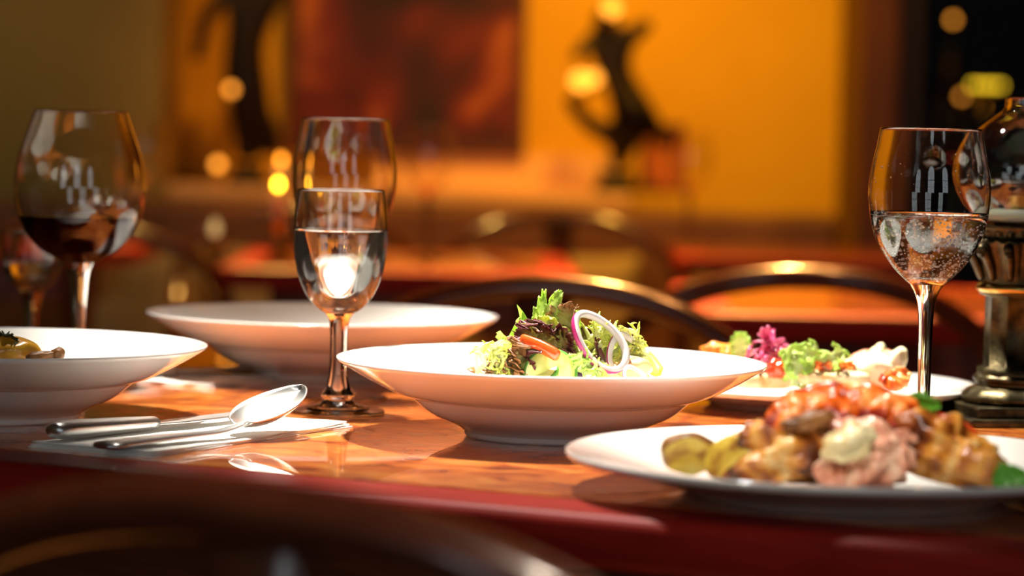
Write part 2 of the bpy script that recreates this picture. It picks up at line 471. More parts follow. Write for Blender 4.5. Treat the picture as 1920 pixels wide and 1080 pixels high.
# ------------------------------------------------------------------ chairs
def make_chair(label, x, y, rz, padded=False, group=None, splat=True):
    """origin under the seat, backrest at local -y"""
    t = thing('dining_chair', label, 'chair', (x, y, 0), rz, group)
    W_ = 0.232
    def arch(s): return 0.672 + 0.132 * max(0.0, 1 - abs(s / W_) ** 2.1) ** 0.5
    def by(z): return -0.20 - 0.10 * max(0, z - 0.44) / 0.37
    pts = []
    for k in range(41):
        a = PI * k / 40
        s = -W_ * math.cos(a); z = arch(s)
        pts.append((s, by(z) - 0.012 * (1 - (s / W_) ** 2), z))
    mesh('top_rail', tube(pts, 0.017, 12, sx=0.8, sy=1.0, up=(0, 1, 0)), M['chairwood'], t)
    for s in (-1, 1):
        mesh('side_post', tube([(s * W_, by(0.665), 0.665), (s * W_, by(0.55), 0.55), (s * (W_ - .01), by(.44), .44)], 0.017, 12, up=(0, 1, 0)), M['chairwood'], t)
        mesh('leg', tube([(s * (W_ - .01), -.205, .45), (s * (W_ - .01), -.23, .2), (s * (W_ - .01), -.27, 0.0)], [.017, .016, .013], 12, up=(0, 1, 0)), M['chairwood'], t)
        mesh('leg', tube([(s * .20, .19, .43), (s * .20, .19, 0.0)], [.019, .013], 12, up=(0, 1, 0)), M['chairwood'], t)
    lr = [(-W_ + .43 * k / 8, by(.52) - .01 * math.sin(PI * k / 8), .52) for k in range(9)]
    mesh('lower_rail', tube(lr, .012, 10, sx=.7, sy=1.2, up=(0, 0, 1)), M['chairwood'], t)
    if padded:
        def fn(u, v, side=1):
            s = v * (W_ - .022)
            top = arch(v * (W_ - .0)) - .024
            z = .535 + (max(top, .56) - .535) * u
            bulge = .016 * (1 - v ** 4) * (1 - (2 * u - 1) ** 4)
            return (s, by(z) + side * (bulge + .004), z)
        a = sheet(lambda u, v: fn(u, v, 1), 10, 18); b_ = sheet(lambda u, v: fn(u, v, -1), 10, 18)
        mesh('back_pad', join(a, b_), M['beige_cloth'], t)
    elif splat:
        sp = [(0, by(z) - .008, z) for z in (.52, .60, .68, .74, .80)]
        mesh('back_splat', tube(sp, [.03, .018, .026, .022, .03], 10, sx=1.0, sy=.22, up=(0, 1, 0)), M['chairwood'], t)
    mesh('seat_frame', bx_frame(), M['chairwood'], t, smooth=False)
    mesh('seat', cushion(), M['beige_cloth'], t)
    return t

def bx_frame():
    return join(box(-.225, .225, .185, .21, .40, .45), box(-.205, .205, -.215, -.19, .40, .45), box(-.215, -.19, -.2, .19, .40, .45), box(.19, .215, -.2, .19, .40, .45))

def cushion():
    def fn(s):
        return lambda u, v: (v * .205, -.20 + .40 * u, .452 + s * .03 * ((1 - v ** 6) * (1 - (2 * u - 1) ** 6)) ** .5)
    return join(sheet(fn(1), 14, 14), sheet(fn(-.1), 14, 14))

make_chair('dark wooden chair in the foreground, its arched back below the table edge', -0.090 + 0.27 * nrm.x, 1.218 + 0.27 * nrm.y - 0.02, TA)
make_chair('wooden chair with an arched rail just behind the salad', at(1020, 530, 2.9).x, 2.60, PI)
make_chair('wooden chair whose arched rail frames the orange table behind it', at(1510, 505, 3.28).x, 3.57, 0, splat=False)
make_chair('dark chair with arched rail between the red wine glass and the front goblet', at(148, 440, 4.4).x, 4.68, 0)
make_chair('far dark chair behind the rim of the front goblet', at(562, 430, 5.45).x, 5.19, PI)
make_chair('far dark chair above the salad, in front of the banquette', at(1050, 430, 5.45).x, 5.19, PI)

# ------------------------------------------------------------------ banquette, shelf, painting
zb = at(700, 374, 6.05).z
bq = thing('banquette', 'long brown leather banquette running under the lit shelf', 'bench', (-0.2, 6.14, 0))
o = mesh('backrest', box(-1.5, .90, -.05, .05, .42, zb - .012), M['brown_leather'], bq, smooth=False); bevel(o, .02)
o = mesh('seat', box(-1.5, .90, -.45, -.05, .36, .47), M['brown_leather'], bq, smooth=False); bevel(o, .03)
mesh('plinth', box(-1.48, .88, -.42, .04, 0, .36), M['chairwood'], bq, smooth=False)
def pillow(label, px, wd, tilt):
    c = at(px, 560, 5.93)
    def fn(sd):
        return lambda u, v: (v * wd / 2 * (1 - .06 * math.sin(PI * u)), sd * .045 * ((1 - v ** 4) * (1 - (2 * u - 1) ** 4)) ** .6, (u - .0) * .25 * (1 - .03 * math.sin(PI * (v + 1) / 2)))
    o = mesh('pillow', join(sheet(fn(1), 16, 16), sheet(fn(-1), 16, 16)), M['beige_cloth'], loc=(c.x, 5.93, .472), rot=(R(-14), 0, R(tilt)))
    setp(o, label, 'pillow', 'pillows along the banquette')
pillow('beige pillow with a red pattern on the banquette, far left', 270, .26, 4)
pillow('beige pillow on the banquette just left of the front goblet', 500, .22, -3)
pillow('beige pillow on the banquette seen under the far table', 800, .24, 2)
pillow('beige pillow on the banquette straight above the salad', 1100, .22, -2)
pillow('beige pillow on the banquette right of the salad', 1420, .26, 3)
pl, pr = at(535, 200, 6.5).x, at(985, 200, 6.5).x
zpb = at(800, 291, 6.5).z
sh = thing('wall_shelf', 'deep honey coloured shelf glowing under the dark painting', 'shelf', (0, 6.205, 0))
x0, x1 = at(332, 350, 6.4).x, at(1180, 350, 6.3).x
o = mesh('shelf_board', box(x0, x1, .0, .39, zb - .01, zb + .02), M['shelf'], sh, smooth=False); bevel(o, .004)
o = mesh('back_board', box(at(735, 300, 6.5).x, x1, .355, .39, zb + .02, zpb + .005), M['shelf'], sh, smooth=False)
pt = thing('painting', 'large dark red painting hanging over the shelf', 'painting', ((pl + pr) / 2, 6.56, zpb + .38))
hw = (pr - pl) / 2
mesh('canvas', box(-hw + .02, hw - .02, -.005, .02, -.355, .36), M['painting'], pt, smooth=False)
o = mesh('frame', join(box(-hw, hw, -.02, .03, -.38, -.35), box(-hw, hw, -.02, .03, .355, .385), box(-hw, -hw + .025, -.02, .03, -.35, .355), box(hw - .025, hw, -.02, .03, -.35, .355)), M['dark_column'], pt, smooth=False)

# bronze statuettes with lamp globes
def figure(name, label, base, pts, edges, bulbs, em):
    t = thing(name, label, 'statue', base)
    me = bpy.data.meshes.new('figure')
    me.from_pydata([p[:3] for p in pts], edges, [])
    me.materials.append(M['bronze'])
    o = bpy.data.objects.new('figure', me); C.objects.link(o); o.parent = t
    o.modifiers.new('skin', 'SKIN')
    s = o.modifiers.new('sub', 'SUBSURF'); s.levels = 2; s.render_levels = 2
    bm = bmesh.new(); bm.from_mesh(me)
    ly = bm.verts.layers.skin.verify()
    bm.verts.ensure_lookup_table()
    for q, p in zip(bm.verts, pts):
        q[ly].radius = (p[3] * 1.45, p[3] * 1.2); q[ly].use_root = False
    bm.verts[0][ly].use_root = True
    bm.to_mesh(me); bm.free()
    for q in me.polygons: q.use_smooth = True
    mesh('plinth', lathe([(0, 0), (.05, 0), (.05, .015), (.038, .022), (.036, .04), (.042, .048), (0, .048)], 24), M['bronze'], t)
    for (x, y, z, r) in bulbs:
        mesh('lamp_globe', blob(r, r, r, 0, sub=2), em, t, loc=(x, y, z))
        mesh('lamp_holder', tube([(x, y, z - r * 2.2), (x, y, z - r * .8)], [r * .5, r * .9], 10, up=(1, 0, 0)), M['brass'], t)
    return t

em_lamp = emit('warm_lamp_glow', (1.0, 0.34, 0.03), 3.6)
em_bulb = emit('amber_bulb_glow', (1.0, 0.32, 0.02), 9.0)
em_dim = emit('dim_amber_glow', (1.0, 0.32, 0.03), 4.2)
em_flame = emit('candle_flame', (1.0, 0.48, 0.02), 34.0)
zs = zb + .02
# legs, hips, waist, chest, neck, head, arms (leaning, one foot forward)
fb = at(465, 325, 6.3); fb.z = zs
K = [(0, 0, .05, .020), (.00, 0, .12, .030), (-.01, 0, .19, .040), (-.015, 0, .26, .045), (-.01, 0, .32, .034), (0, 0, .40, .052), (.01, 0, .455, .018), (.015, 0, .50, .030),
     (-.055, -.01, .42, .018), (-.10, -.02, .36, .014), (-.115, -.03, .27, .012), (.06, 0, .43, .018), (.095, -.02, .50, .014), (.10, -.03, .57, .012), (.045, .01, .12, .022), (.05, .01, .06, .020)]
E = [(0, 1), (1, 2), (2, 3), (3, 4), (4, 5), (5, 6), (6, 7), (5, 8), (8, 9), (9, 10), (5, 11), (11, 12), (12, 13), (2, 14), (14, 15)]
figure('bronze_statuette', 'tall dark bronze figure on the shelf left of the painting', fb, K, E, [(-.062, -.05, .045, .011), (-.035, -.05, .21, .010)], em_dim)
fb = at(1155, 330, 6.3); fb.z = zs
K2 = [(0, 0, .05, .014), (.012, 0, .09, .018), (.03, 0, .13, .034), (.04, 0, .175, .050), (.02, 0, .215, .036), (-.005, 0, .26, .028), (-.02, 0, .32, .044), (-.03, 0, .37, .020), (-.03, 0, .41, .030),
      (-.05, -.01, .14, .018), (-.10, -.02, .19, .014), (-.11, -.02, .215, .012), (.02, -.01, .34, .018), (.07, -.02, .38, .014), (-.07, -.01, .33, .014), (-.10, -.03, .29, .012), (.09, .01, .14, .016), (.11, .01, .10, .012)]
E2 = [(0, 1), (1, 2), (2, 3), (3, 4), (4, 5), (5, 6), (6, 7), (7, 8), (2, 9), (9, 10), (10, 11), (6, 12), (12, 13), (6, 14), (14, 15), (3, 16), (16, 17)]
figure('bronze_statuette', 'leaning dark bronze figure right of the painting holding a glowing globe', fb, K2, E2, [(-.085, -.05, .245, .020), (-.055, -.06, .25, .015), (-.02, -.05, .405, .018)], em_lamp)
# small framed picture leaning by the second statue
fp = at(1240, 330, 6.45); fp.z = zs
t = thing('picture_frame', 'small reddish frame standing right of the leaning figure', 'picture', fp)
mesh('frame', join(box(-.05, .05, -.01, .01, 0, .012), box(-.05, .05, -.01, .01, .14, .155), box(-.05, -.04, -.01, .01, .012, .14), box(.04, .05, -.01, .01, .012, .14)), M['dark_column'], t, smooth=False)
mesh('picture', box(-.04, .04, -.002, .008, .012, .14), pm('orange_print', (.55, .14, .02), .6), t, smooth=False)

# ------------------------------------------------------------------ little lights further back
def candle(label, px, py, D, r=.0055, em=em_flame, base=ZT):
    p = at(px, py, D)
    t = thing('candlestick', label, 'candle', (p.x, p.y, base))
    h = p.z - base
    mesh('holder', lathe([(0, 0), (.028, 0), (.028, .004), (.008, .01), (.006, max(.02, h * .45)), (.013, max(.024, h * .5)), (.013, max(.03, h * .56)), (0, max(.03, h * .56))], 20), M['brass'], t)
    tp = mesh('taper', lathe([(0, h * .5), (.008, h * .5), (.008, h - r * 2.2), (0, h - r * 2)], 16), M['wax'], t)
    mesh('flame', lathe([(0, h - r * 1.6), (r * .8, h - r * .8), (r, h), (r * .6, h + r), (0, h + r * 2)], 12), em, tp)
    return t
candle('lit candle on the far table left of the front goblet', 522, 346, 4.55, .0042)
candle('lit taper glowing orange just above the yellow candle flame', 527, 300, 5.0, .0050, em_bulb)
candle('squat candle lamp glowing pale on the far left table', 403, 428, 4.7, .0085, emit('pale_glow', (1.0, .58, .20), 0.9))

def chandelier(label, px, py, D, offs, em, r=.007):
    p = at(px, py, D)
    t = thing('wall_light', label, 'light', p)
    bars = []
    xs = [a for a, b in offs]
    mesh('arm', tube([(min(xs) - .01, .03, -.03), (max(xs) + .01, .03, -.03)], .006, 8, up=(0, 0, 1)), M['brass'], t)
    mesh('bracket', tube([(sum(xs) / len(xs), .03, -.03), (sum(xs) / len(xs), .05, -.16), (sum(xs) / len(xs), 8.85 - p.y, -.18)], .008, 8, up=(1, 0, 0)), M['brass'], t)
    for a, b in offs:
        mesh('cup', tube([(a, .03, -.03), (a, 0, b - r * .8)], [.004, .006], 8, up=(0, 1, 0)), M['brass'], t)
        mesh('bulb', blob(r, r, r, 0, sub=2), em, t, loc=(a, 0, b))
    return t
em_y = emit('yellow_bulb_glow', (1.0, 0.62, 0.02), 3.6)
em_o = emit('orange_bulb_glow', (1.0, 0.34, 0.03), 3.2)
em_b = emit('faint_bulb_glow', (1.0, 0.35, 0.08), 1.3)
chandelier('row of yellow bulbs shining in the dark recess on the right', 1850, 160, 7.2, [(-.035, 0), (-.017, 0), (.0, 0), (.017, 0), (.035, 0)], em_y, .0065)
chandelier('single orange bulb high in the dark recess on the right', 1787, 37, 7.2, [(0, 0)], em_o, .0085)
chandelier('low orange bulb left of the yellow row in the recess', 1803, 181, 7.3, [(0, 0)], em_o, .0075)
chandelier('faint brownish bulb beside the yellow row in the recess', 1772, 158, 7.4, [(0, 0)], em_b, .0085)

# ------------------------------------------------------------------ crockery
def bowl_profile():
    outer = spline([(.060, .004), (.066, .008), (.084, .016), (.0975, .0265)], 5) + spline([(.0985, .0275), (.112, .0315), (.132, .0415), (.1490, .0515)], 6)[0:]
    rim = [(.1502, .0530), (.1500, .0542), (.1485, .0545)]
    inner = spline([(.147, .0540), (.130, .0450), (.110, .0365), (.097, .0315), (.086, .0240), (.068, .0125), (.045, .0075), (0, .0065)], 5)
    foot = [(0, .003), (.052, .003), (.054, 0), (.0585, 0), (.0600, .002)]
    return foot + outer + rim + inner

def pasta_bowl(label, x, y):
    o = mesh('pasta_bowl', lathe(bowl_profile(), 96), M['porcelain'], loc=(x, y, ZT))
    return setp(o, label, 'bowl', 'wide rimmed white pasta bowls')

c1 = at(1034, 678, 1.98)
BX, BY = c1.x, 1.98
pasta_bowl('white pasta bowl in the middle filled with mixed salad', BX, BY)
LBX, LBY = at(-6, 645, 2.03).x, 2.03
pasta_bowl('white pasta bowl cut by the left edge, in front of the red wine glass', LBX, LBY)
RBX, RBY = at(605, 594, 2.43).x, 2.43
pasta_bowl('white pasta bowl at the back behind the water goblet, looking empty', RBX, RBY)

def plate_profile(r, h):
    k = r / .165
    foot = [(0, .002), (.085 * k, .002), (.087 * k, 0), (.093 * k, 0), (.096 * k, .003)]
    outer = spline([(.100 * k, .005), (.115 * k, h * .35), (.140 * k, h * .66), (r - .002, h - .004)], 6)
    rim = [(r, h - .002), (r, h), (r - .0015, h + .0008)]
    inner = spline([(r - .004, h), (.140 * k, h * .78), (.118 * k, h * .50), (.104 * k, h * .33), (.080 * k, .0068), (0, .006)], 5)
    return foot + outer + rim + inner
FPX_, FPY_ = at(1582, 855, 1.685).x, 1.685
o = mesh('dinner_plate', lathe(plate_profile(.166, .024), 96), M['porcelain'], loc=(FPX_, FPY_, ZT))
setp(o, 'large white plate in the right foreground holding the chicken', 'plate')
SPX, SPY = at(1513, 717, 2.255).x, 2.255
o = mesh('starter_plate', lathe(plate_profile(.136, .019), 96), M['porcelain'], loc=(SPX, SPY, ZT))
setp(o, 'white plate of toasts behind the stem of the sparkling water glass', 'plate')

# ------------------------------------------------------------------ glasses
def glass_parts(t, prof_out, wall, z_in, r_stem_top, z_stem_top, z_foot):
    """prof_out: (r, z) from the rim down to the stem top; inside surface offset by wall down to z_in"""
    po = spline(prof_out, 6)
    inner = [(max(0.0, r - wall), z) for r, z in po if z > z_in + .004]
    # close the inside to a rounded bottom
    rl, zl = inner[-1]
    cap = [(rl * math.cos(PI / 2 * k / 7), z_in + (zl - z_in) * (1 - math.sin(PI / 2 * k / 7))) for k in range(1, 8)]
    cap[-1] = (0, z_in)
    prof = [(r, z) for r, z in (inner + cap)][::-1]
    top = [(po[0][0] - wall * .5, po[0][1] + wall * .45)]
    full = prof + top + po
    mesh('bowl', lathe(full, 72), M['glass'], t)
    return inner + cap

def wine_glass(name, label, cat, x, y, prof, stem, foot_r, wall, z_in, liquid_z=None, liquid_mat=None, liq_name='water', group=None):
    t = thing(name, label, cat, (x, y, ZT), 0, group)
    inn = glass_parts(t, prof, wall, z_in, 0, 0, 0)
    st = spline([prof[-1]] + stem, 6)
    mesh('stem', lathe(st, 48), M['glass'], t)
    r0, z0 = stem[-1]
    ft = spline([(r0, z0), (r0 * 1.8, z0 * .62), (foot_r * .55, .0042), (foot_r * .85, .0028), (foot_r * .985, .0022)], 5) + [(foot_r, .0012), (foot_r * .99, .0002), (foot_r * .9, 0.0004), (foot_r * .5, .0012), (0, .0016)]
    mesh('foot', lathe(ft, 64), M['glass'], t)
    if liquid_z:
        pr = [(r + .0002, z - .0001) for r, z in inn if z < liquid_z]
        # radius at the surface
        rs = None
        for (r1, z1), (r2, z2) in zip(inn, inn[1:]):
            if z1 >= liquid_z >= z2:
                rs = r1 + (r2 - r1) * (z1 - liquid_z) / max(1e-9, z1 - z2)
        rs = (rs or pr[0][0]) + .0002
        pr[-1] = (0, pr[-1][1])
        surf = [(0, liquid_z), (rs * .9, liquid_z), (rs - .0012, liquid_z + .0002), (rs, liquid_z + .0009)]
        mesh(liq_name, lathe(surf + pr, 72), liquid_mat, t)
    return t, inn

big = [(.0342, .2200), (.0366, .207), (.0398, .192), (.0413, .178), (.0402, .163), (.0370, .149), (.0315, .137), (.0245, .127), (.0175, .1195), (.0115, .1145)]
bstem = [(.0080, .108), (.0060, .100), (.0050, .088), (.0046, .065), (.0043, .035), (.0046, .018), (.0066, .0095)]
gx = at(1739, 400, 1.93).x
GL = wine_glass('wine_glass', 'tall stemmed glass of bubbly sparkling water in front of the metal lamp', 'glass', at(1733, 700, 1.93).x, 1.93, big, bstem, .037, .0009, .1175, .1625, M['fizz'], 'sparkling_water')
GE = wine_glass('wine_glass', 'tall empty wine glass directly behind the front water goblet', 'glass', at(643, 500, 2.235).x, 2.235, big, bstem, .0365, .0009, .1175)
gob = [(.0325, .1665), (.0337, .157), (.0347, .143), (.0350, .132), (.0341, .117), (.0310, .102), (.0255, .0890), (.0180, .0795), (.0110, .0748)]
gstem = [(.0078, .070), (.0066, .060), (.0064, .045), (.0070, .030), (.0092, .0190), (.0126, .0135), (.0108, .0105), (.0135, .0075)]
G2 = wine_glass('water_goblet', 'short stemmed goblet of still water beside the spoon', 'glass', at(636, 600, 2.117).x, 2.117, gob, gstem, .0355, .0013, .0785, .1365, M['water'])
red = [(.0370, .2220), (.0430, .205), (.0495, .186), (.0528, .165), (.0522, .150), (.0490, .136), (.0415, .121), (.0310, .110), (.0200, .1035), (.0125, .0995)]
rstem = [(.0095, .093), (.0078, .080), (.0062, .060), (.0056, .035), (.0062, .015), (.009, .008)]
wine_glass('red_wine_glass', 'big round glass half full of red wine at the left', 'glass', at(148, 500, 2.30).x, 2.30, red, rstem, .040, .0010, .1045, .1365, M['wine'], 'red_wine')
small = [(.0285, .117), (.0282, .108), (.0272, .094), (.0250, .082), (.0205, .072), (.0140, .066), (.0105, .062)]
sstem = [(.0085, .056), (.0070, .045), (.0066, .025), (.0078, .014), (.0105, .008)]
wine_glass('small_goblet', 'small goblet of clear drink cut by the left edge behind the red wine', 'glass', at(60, 520, 2.52).x, 2.52, small, sstem, .030, .0012, .068, .088, M['water'])

# glasses on the far tables: copies of the empty one with its parts
def copy_glass(src, label, loc):
    r = src.copy(); C.objects.link(r); r.location = loc; r['label'] = label
    for ch in src.children:
        if ch.name.startswith(('bowl', 'stem', 'foot')):
            c_ = ch.copy(); C.objects.link(c_); c_.parent = r
    return r
copy_glass(GE[0], 'blurred empty wine glass on the far right table by the yellow wall', (at(1150, 430, 5.33).x + .14, 5.33, ZT))
copy_glass(GE[0], 'blurred empty wine glass on the far table above the back bowl', (at(800, 450, 4.75).x, 4.75, ZT))
copy_glass(GE[0], 'blurred empty wine glass on the far left table by the pale candle', (at(392, 400, 5.15).x - .12, 5.15, ZT))

# bubbles in the sparkling water
random.seed(5)
def inner_r(inn, z):
    for (r1, z1), (r2, z2) in zip(inn, inn[1:]):
        if z1 >= z >= z2: return r1 + (r2 - r1) * (z1 - z) / max(1e-9, z1 - z2)
    return 0
gl, inn = GL
bub = []
cnt = 0
while cnt < 1300:
    z = random.uniform(.1195, .1605)
    rr = inner_r(inn, z) - .0011
    if rr < .002: continue
    r_ = rr * (math.sqrt(random.random()) if random.random() < .35 else 1.0)
    a = random.uniform(0, 2 * PI)
    s = random.choice((.00028, .00036, .00045, .00055, .0007))
    bm = bmesh.new(); bmesh.ops.create_icosphere(bm, subdivisions=1 if s < .0004 else 2, radius=s)
    bub.append(([q.co + Vector((r_ * math.cos(a), r_ * math.sin(a), z)) for q in bm.verts], [tuple(q.index for q in fc.verts) for fc in bm.faces])); bm.free()
    cnt += 1
V, F = [], []
for a, b_ in bub:
    o_ = len(V); V += a; F += [tuple(i + o_ for i in q) for q in b_]
o = mesh('bubbles', (V, F), M['bubble'], gl)
setp(o, 'fine air bubbles clinging inside the water', kind='stuff')
# droplets splashed on the inside wall above the water
drops = []
for k in range(46):
    z = random.uniform(.166, .206); rr = inner_r(inn, z) - .0002; a = random.uniform(0, 2 * PI); s = random.choice((.0003, .0004, .0006))
    bm = bmesh.new(); bmesh.ops.create_icosphere(bm, subdivisions=2, radius=s)
    drops.append(([q.co + Vector((rr * math.cos(a), rr * math.sin(a), z)) for q in bm.verts], [tuple(q.index for q in fc.verts) for fc in bm.faces])); bm.free()
V, F = [], []
for a, b_ in drops:
    o_ = len(V); V += a; F += [tuple(i + o_ for i in q) for q in b_]
setp(mesh('droplets', (V, F), M['water'], gl), 'tiny splashes above the water line', kind='stuff')

# ------------------------------------------------------------------ brass column lamp with glass globe
lp = at(1905, 600, 2.16)
LM = thing('oil_lamp', 'ornate metal column lamp with a glass globe cut by the right edge', 'lamp', (lp.x, 2.16, ZT), R(10))
o = mesh('base', join(box(-.052, .052, -.052, .052, 0, .006), box(-.043, .043, -.043, .043, .006, .014)), M['pewter'], LM, smooth=False); bevel(o, .0015)
mesh('base_moulding', lathe(spline([(.036, .014), (.040, .018), (.036, .024), (.029, .028), (.031, .033), (.027, .037)], 4), 48, mod=lambda t, i: 1 + .03 * math.cos(12 * t)), M['pewter'], LM)
mesh('column', lathe([(.0285, .036), (.0285, .041), (.0245, .043), (.0240, .095), (.0285, .097), (.0285, .099)], 144,
                     mod=lambda t, i: 1 - (.13 * abs(math.cos(5 * t)) ** .6 if i in (2, 3) else 0)), M['pewter'], LM)
mesh('gilt_ring', lathe([(.0285, .0985), (.0305, .1), (.0310, .102), (.0300, .1045), (.0270, .1055)], 48), M['brass'], LM)
cap = mesh('capital', lathe(spline([(.026, .105), (.027, .114), (.0290, .122), (.0330, .130), (.0375, .137), (.035, .141), (.036, .146), (.034, .149), (0, .149)], 5), 192,
                      mod=lambda t, i: 1 + .07 * abs(math.cos(6 * t)) ** .5 * (1 if 3 < i < 24 else 0) * math.sin(min(i, 24) / 24 * PI) + (.04 * math.cos(24 * t) if 20 < i < 30 else 0)), M['pewter'], LM)
for k in range(12):                       # curled leaves round the capital
    a = 2 * PI * k / 12
    lf = [(math.cos(a) * r, math.sin(a) * r, z) for r, z in ((.028, .108), (.031, .118), (.036, .127), (.0415, .133), (.043, .129), (.0405, .127))]
    mesh('leaf_ornament', tube(spline(lf, 3), [.0015, .0024, .003, .0034, .0036, .0038, .004, .004, .004, .004, .0038, .0034, .003, .0028, .0025, .002], 8), M['pewter'], cap)
globe = spline([(.020, .149), (.030, .156), (.043, .170), (.0490, .186), (.0460, .203), (.034, .220), (.0200, .232), (.0135, .238), (.0125, .246)], 6)
gin = [(r - .0012, z) for r, z in globe][::-1]
mesh('globe', lathe(globe + gin, 72, close=True), M['glass'], LM)
mesh('burner', lathe([(0, .149), (.018, .149), (.018, .156), (.011, .160), (.009, .172), (0, .173)], 32), M['brass'], LM)
mesh('wax', lathe([(0, .150), (.028, .154), (.029, .158), (.02, .162), (0, .162)], 32), M['wax'], LM)

# ------------------------------------------------------------------ napkins and cutlery
def napkin(label, x, y, rz, lx, ly, folds=3, seed=0):
    t = thing('napkin', label, 'napkin', (x, y, ZT), rz)
    def layer(k):
        z0 = .0004 + .0011 * k
        def fn(u, v):
            X = (u - .5) * lx * (1 - .01 * k); Y = v * ly / 2 * (1 - .012 * k)
            z = z0 + .0007 * noise.noise(Vector((X * 30 + seed, Y * 30, k * .3))) + .0005 * k * abs(v) ** 3
            return (X + .001 * math.sin(v * 9 + k), Y + .001 * math.sin(u * 8 + k), max(z, .0004 + .0009 * k))
        return fn
    for k in range(folds):
        solid(mesh('folded_layer', sheet(layer(k), 30, 20), M['napkin'], t), .0008)
    return t
# near left napkin, its edges square to the table
A = at(285, 862, 1.800); B = at(55, 842, 1.848)
nx, ny = -0.1705 - .055 * e.x + .0, 1.93
nc = Vector((A.x, 1.80)) + nrm * .122 - e * .049
napkin('folded white paper napkin under the knife and spoon at the table edge', nc.x, nc.y, TA, .098, .244)
b2 = at(395, 697, 2.47)
napkin('white napkin lying behind the left bowl by the back bowl', b2.x + .005, 2.36, TA + R(90), .10, .09, 3, 9)

def along(P0, P1, lift0=.0, lift1=.0):
    return Vector(P0), Vector(P1)
ZN = ZT + .0052
# spoon: handle tip near (185,845), bowl centred near (490,775)
s0 = Vector((at(190, 845, 1.80).x, 1.80, 0)); s1 = Vector((at(552, 775, 1.955).x, 1.955, 0))
d = (s1 - s0); L_ = d.length
rz = math.atan2(d.y, d.x)
sp = thing('dessert_spoon', 'polished steel spoon lying bowl up on the napkin', 'spoon', (s0.x, s0.y, ZN), rz)
L_ = 0.205
hp = []
for u in [k / 24 for k in range(25)]:
    x = u * .140
    z = .0018 + .0012 * math.sin(u * PI) + .010 * max(0, (u - .7) / .3) ** 2 * .6
    hp.append((x, 0, z))
rw = [(.0105 * (1 - u) ** .8 + .0030) if u > .04 else .0078 for u in [k / 24 for k in range(25)]]
mesh('handle', tube(hp, rw, 12, sx=1.0, sy=.22), M['steel'], sp)
def spoon_fn(u, v, off=0.0):
    x = .134 + .064 * u
    wd = .0232 * math.sin(PI * min(1, .03 + .97 * u) ** .82) ** .62
    depth = .0105 * (1 - v * v) * math.sin(PI * (.06 + .88 * u)) ** .7
    y = v * wd
    zr = .0060 + .0215 * u + .002
    return (x, y, zr - depth - off)
sb = mesh('spoon_bowl', sheet(lambda u, v: spoon_fn(u, v), 30, 20), M['steel'], sp)
solid(sb, .0011)
# knife: handle end near (100,825), blade running away beside the spoon
k0 = Vector((at(98, 822, 1.848).x, 1.848, 0)); k1 = Vector((at(430, 788, 2.0).x, 2.0, 0))
rk = math.atan2(k1.y - k0.y, k1.x - k0.x)
kn = thing('table_knife', 'steel table knife with a thick handle beside the spoon', 'knife', (k0.x, k0.y, ZN), rk)
hk = [(0.002 + .098 * k / 16, 0, .0058 - .002 * k / 16) for k in range(17)]
rk_ = [.0065] + [.0078] * 2 + [.0080 - .0022 * k / 13 for k in range(14)]
mesh('handle', tube([(0, 0, .0058)] + hk, [.005] + rk_, 14, sx=1.2, sy=.80), M['steel'], kn)
def blade(u, v):
    x = .098 + .112 * u
    wd = (.0045 + .0055 * min(1, u * 4)) * (1 if u < .85 else max(.1, 1 - ((u - .85) / .15) ** 2 * .9))
    return (x, v * wd, .0030)
bl = mesh('blade', sheet(blade, 24, 5), M['steel'], kn); solid(bl, .0012)
# a second knife at the back place
k3 = at(300, 700, 2.40)
kn2 = thing('table_knife', 'steel knife lying on the back napkin behind the left bowl', 'knife', (k3.x - .06, 2.30, ZN), R(40))
mesh('handle', tube([(0, 0, .005)] + [(x, y, z - .001) for x, y, z in hk], [.004] + rk_, 14, sx=1.1, sy=.65), M['steel'], kn2)
bl2 = mesh('blade', sheet(blade, 24, 5), M['steel'], kn2); solid(bl2, .0012)

# ------------------------------------------------------------------ food materials
M['frisee'] = tint_mat('curly_endive', (0.88, 0.88, 0.60), (0.70, 0.74, 0.14), 0.42, 90, trans=.35)
M['frisee_green'] = tint_mat('green_endive', (0.82, 0.88, 0.48), (0.56, 0.76, 0.14), 0.42, 90, trans=.45)
M['redleaf'] = tint_mat('red_oak_leaf', (0.50, 0.46, 0.14), (0.13, 0.018, 0.022), 0.4, 140, trans=.15)
M['browleaf'] = tint_mat('bronze_lettuce', (0.62, 0.58, 0.22), (0.36, 0.15, 0.05), 0.4, 140, trans=.2)
M['pepper'] = pm('red_pepper', (0.80, 0.09, 0.015), 0.18, Coat_Weight=.6)
M['onion'] = pm('onion_flesh', (0.86, 0.80, 0.78), 0.22, Transmission_Weight=.35, IOR=1.35)
M['onion_skin'] = pm('purple_onion_skin', (0.36, 0.02, 0.13), 0.25)
M['cucumber'] = ramp_mat('cucumber_flesh', [(0.35, (0.50, 0.56, 0.09)), (0.65, (0.66, 0.70, 0.22))], 120, 3, 0.2)
M['cuke_skin'] = pm('cucumber_skin', (0.10, 0.28, 0.04), 0.3)
M['potato'] = ramp_mat('cooked_potato', [(0.35, (0.55, 0.33, 0.11)), (0.65, (0.70, 0.48, 0.22))], 60, 3, 0.4, bump=.3)
M['beet'] = pm('dark_beet', (0.05, 0.012, 0.05), 0.25)
M['crust'] = ramp_mat('browned_chicken', [(0.36, (0.09, 0.018, 0.004)), (0.45, (0.42, 0.11, 0.012)), (0.54, (0.78, 0.34, 0.045)), (0.66, (0.88, 0.62, 0.26))], 34, 4, 0.30, distort=.8, stretch=(1.5, 1.0, .45), bump=.8, bscale=160, bdist=.002, Coat_Weight=.35, Coat_Roughness=.15)
